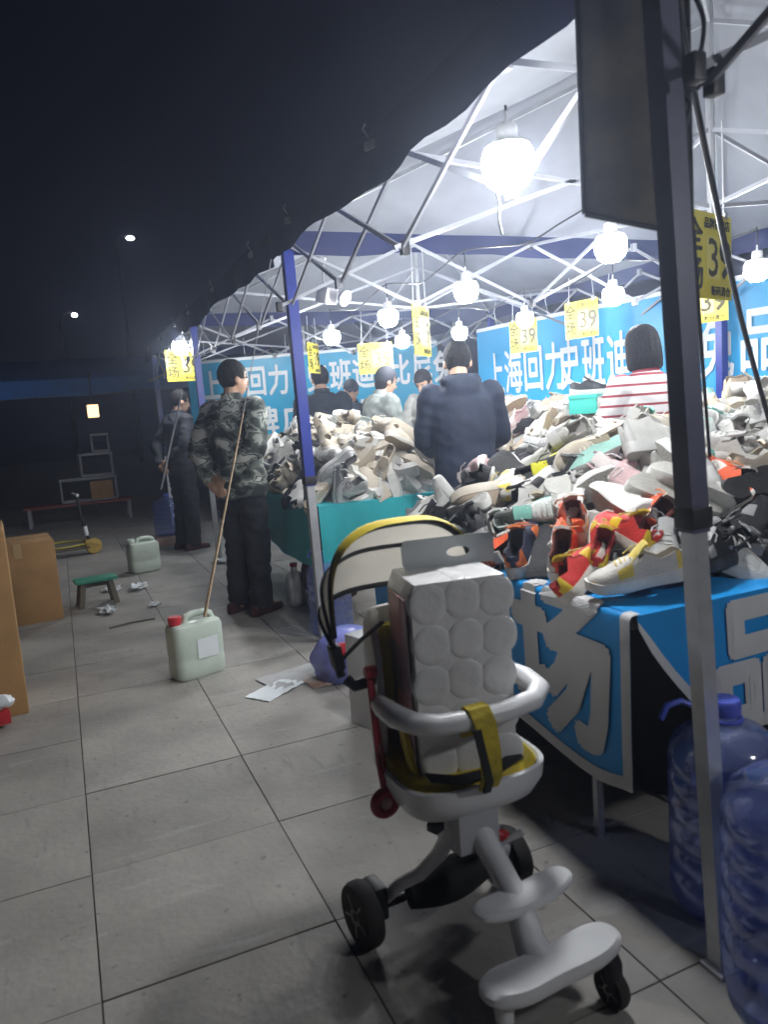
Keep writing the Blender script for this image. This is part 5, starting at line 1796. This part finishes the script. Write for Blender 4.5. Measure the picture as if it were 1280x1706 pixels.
M['redwood'] = mat('reddish board', (.24, .06, .045), .6, var=.3, vs=6)
M['dimmetal'] = mat('grey painted metal', (.32, .33, .36), .5, var=.15)
t = thing('bench', 'low bench with a reddish top in the dark at the left', 'bench', (.18, 11.6, 0), 0)
for k in range(3):
    m = MB(); m.box((0, -.16 + .16 * k, .27), (1.46, .15, .03), ch=.004); m.build('plank', M['redwood'], t)
for x in (-.66, .66):
    for y in (-.2, .2):
        m = MB(); m.box((x, y, .128), (.04, .04, .256)); m.build('leg', M['dimmetal'], t, smooth=False)
t = thing('step_shelf', 'small stepped metal shelf standing on the reddish bench', 'shelf', (.36, 11.62, .286), 0)
def shelf_box(x0, x1, z0, z1):
    m = MB()
    for p, q in (((x0, z0), (x1, z0)), ((x0, z1), (x1, z1)), ((x0, z0), (x0, z1)), ((x1, z0), (x1, z1))):
        for y in (-.12, .12): m.tube([(p[0], y, p[1]), (q[0], y, q[1])], .014, 6)
    for x in (x0, x1):
        for z in (z0, z1): m.tube([(x, -.12, z), (x, .12, z)], .012, 6)
    m.build('shelf_frame', M['dimmetal'], t)
    m = MB(); m.box(((x0 + x1) / 2, 0, z1 + .017), (x1 - x0 + .04, .28, .015), ch=.003); m.build('shelf_board', M['dimmetal'], t)
shelf_box(-.40, .34, .014, .32); shelf_box(-.10, .32, .365, .66); shelf_box(.08, .30, .705, .93)
t = thing('small_carton', 'brown carton standing inside the stepped shelf', 'carton', (.50, 11.60, .302), 0)
m = MB(); m.box((0, 0, .13), (.30, .2, .26), ch=.004); m.build('box_body', M['carton'], t)
m = MB(); m.box((0, 0, .2615), (.30, .04, .003)); m.build('tape', M['tape'], t)

# warm square lantern in the dark
p = pix(155, 685, y=13)
t = thing('lantern', 'small square lantern glowing warm in the dark at the left', 'lantern', (p.x, p.y, p.z), .2)
m = MB(); m.box((0, 0, 0), (.15, .12, .20), ch=.01); m.build('lamp_shade', mat('warm lit shade', (.8, .6, .4), .6, var=0, emit=(1, .62, .30), es=2.2), t)
m = MB(); m.tube([(0, 0, .10), (0, 0, .60)], .01, 6); m.box((0, 0, .11), (.16, .13, .02)); m.build('hanger', M['black_plastic'], t)

M['far_blue'] = mat('brightened blue cloth', (.05, .25, .8), .6)  # cloth blue, brightened so the band also carries the bulb's lens streak
# far stall with a blue canopy in the dark
t = thing('far_stall', 'unlit stall with a blue canopy band in the dark at the far left', 'stall', (-1.0, 14.6, 0))
fx0, fx1, fy0, fy1 = -5.2, 2.4, 13.6, 16
m = MB(); cloth_panel(m, (fx0, fy0, 2.16), (fx1, fy0, 2.16), .26, .015, 2, 40); m.build('valance', M['far_blue'], t, w=True)
m = MB(); cloth_panel(m, (fx1, fy0, 2.16), (fx1, fy1, 2.16), .26, .015, 5, 20); m.build('valance', M['far_blue'], t, w=True)
m = MB()
m.loft([[V((fx0 + (fx1 - fx0) * i / 8, y, z - .03 * math.sin(PI * i / 8))) for y, z in ((fy0, 2.16), ((fy0 + fy1) / 2, 2.6), (fy1, 2.16))] for i in range(9)], cap=False, closed=False)
m.build('canopy', M['far_blue'], t, w=True)
for x in (fx0, -1.4, fx1):
    for y in (fy0 + .03, fy1 - .03):
        m = MB(); m.tube([(x, y, 0), (x, y, 2.16)], .022, 8); m.build('pole', M['blue_pole'], t, w=True)
m = MB(); m.tube([(fx0, fy0 + .05, 1.86), (fx1, fy0 + .05, 1.90)], .012, 6); m.build('rail', M['dimmetal'], t, w=True)

# distant lamps against the night sky
M['farlamp'] = mat('far lamp glass', (.9, .9, .9), .4, var=0, emit=(.95, .95, 1.0), es=14)
for u, v, s, lab in ((217, 396, 1.0, 'distant street lamp shining high in the night sky'), (124, 524, .7, 'fainter distant street lamp, lower and further left')):
    p = pix(u, v, y=30)
    t = thing('street_lamp', lab, 'street lamp', (p.x - .5, p.y, 0), 0, 'distant street lamps')
    m = MB(); m.tube([(0, 0, 0), (0, 0, p.z - .3)], [.09, .05], 8); m.tube([(0, 0, p.z - .3), (.1, 0, p.z), (.5, 0, p.z + .1)], .035, 8); m.build('mast', M['dark_cloth'], t)
    m = MB(); m.lathe([(.02, .05), (.10 * s, .03), (.16 * s, -.03), (.10 * s, -.08), (.001, -.09)], (.5, 0, p.z), 14); m.build('lamp_head', M['farlamp'], t)

# ------------------------------------------------------------------ added lens veil haze
hz = MB()
hz.box((0, 30, 4.0), (128, 128, 10.0))  # volume added to imitate the milky lens veil round the bulbs
vm = bpy.data.materials.new('lens veil haze')
vm.use_nodes = True
n = vm.node_tree.nodes
n.remove(n['Principled BSDF'])
pv = n.new('ShaderNodeVolumePrincipled')
pv.inputs['Color'].default_value = (.66, .76, 1, 1)
pv.inputs['Density'].default_value = HAZE
pv.inputs['Anisotropy'].default_value = 0.72
vm.node_tree.links.new(pv.outputs[0], n['Material Output'].inputs['Volume'])
tag(hz.build('haze', vm, smooth=False), 'thin added haze imitating the lens glow round the bulbs', 'haze', None, 'stuff')
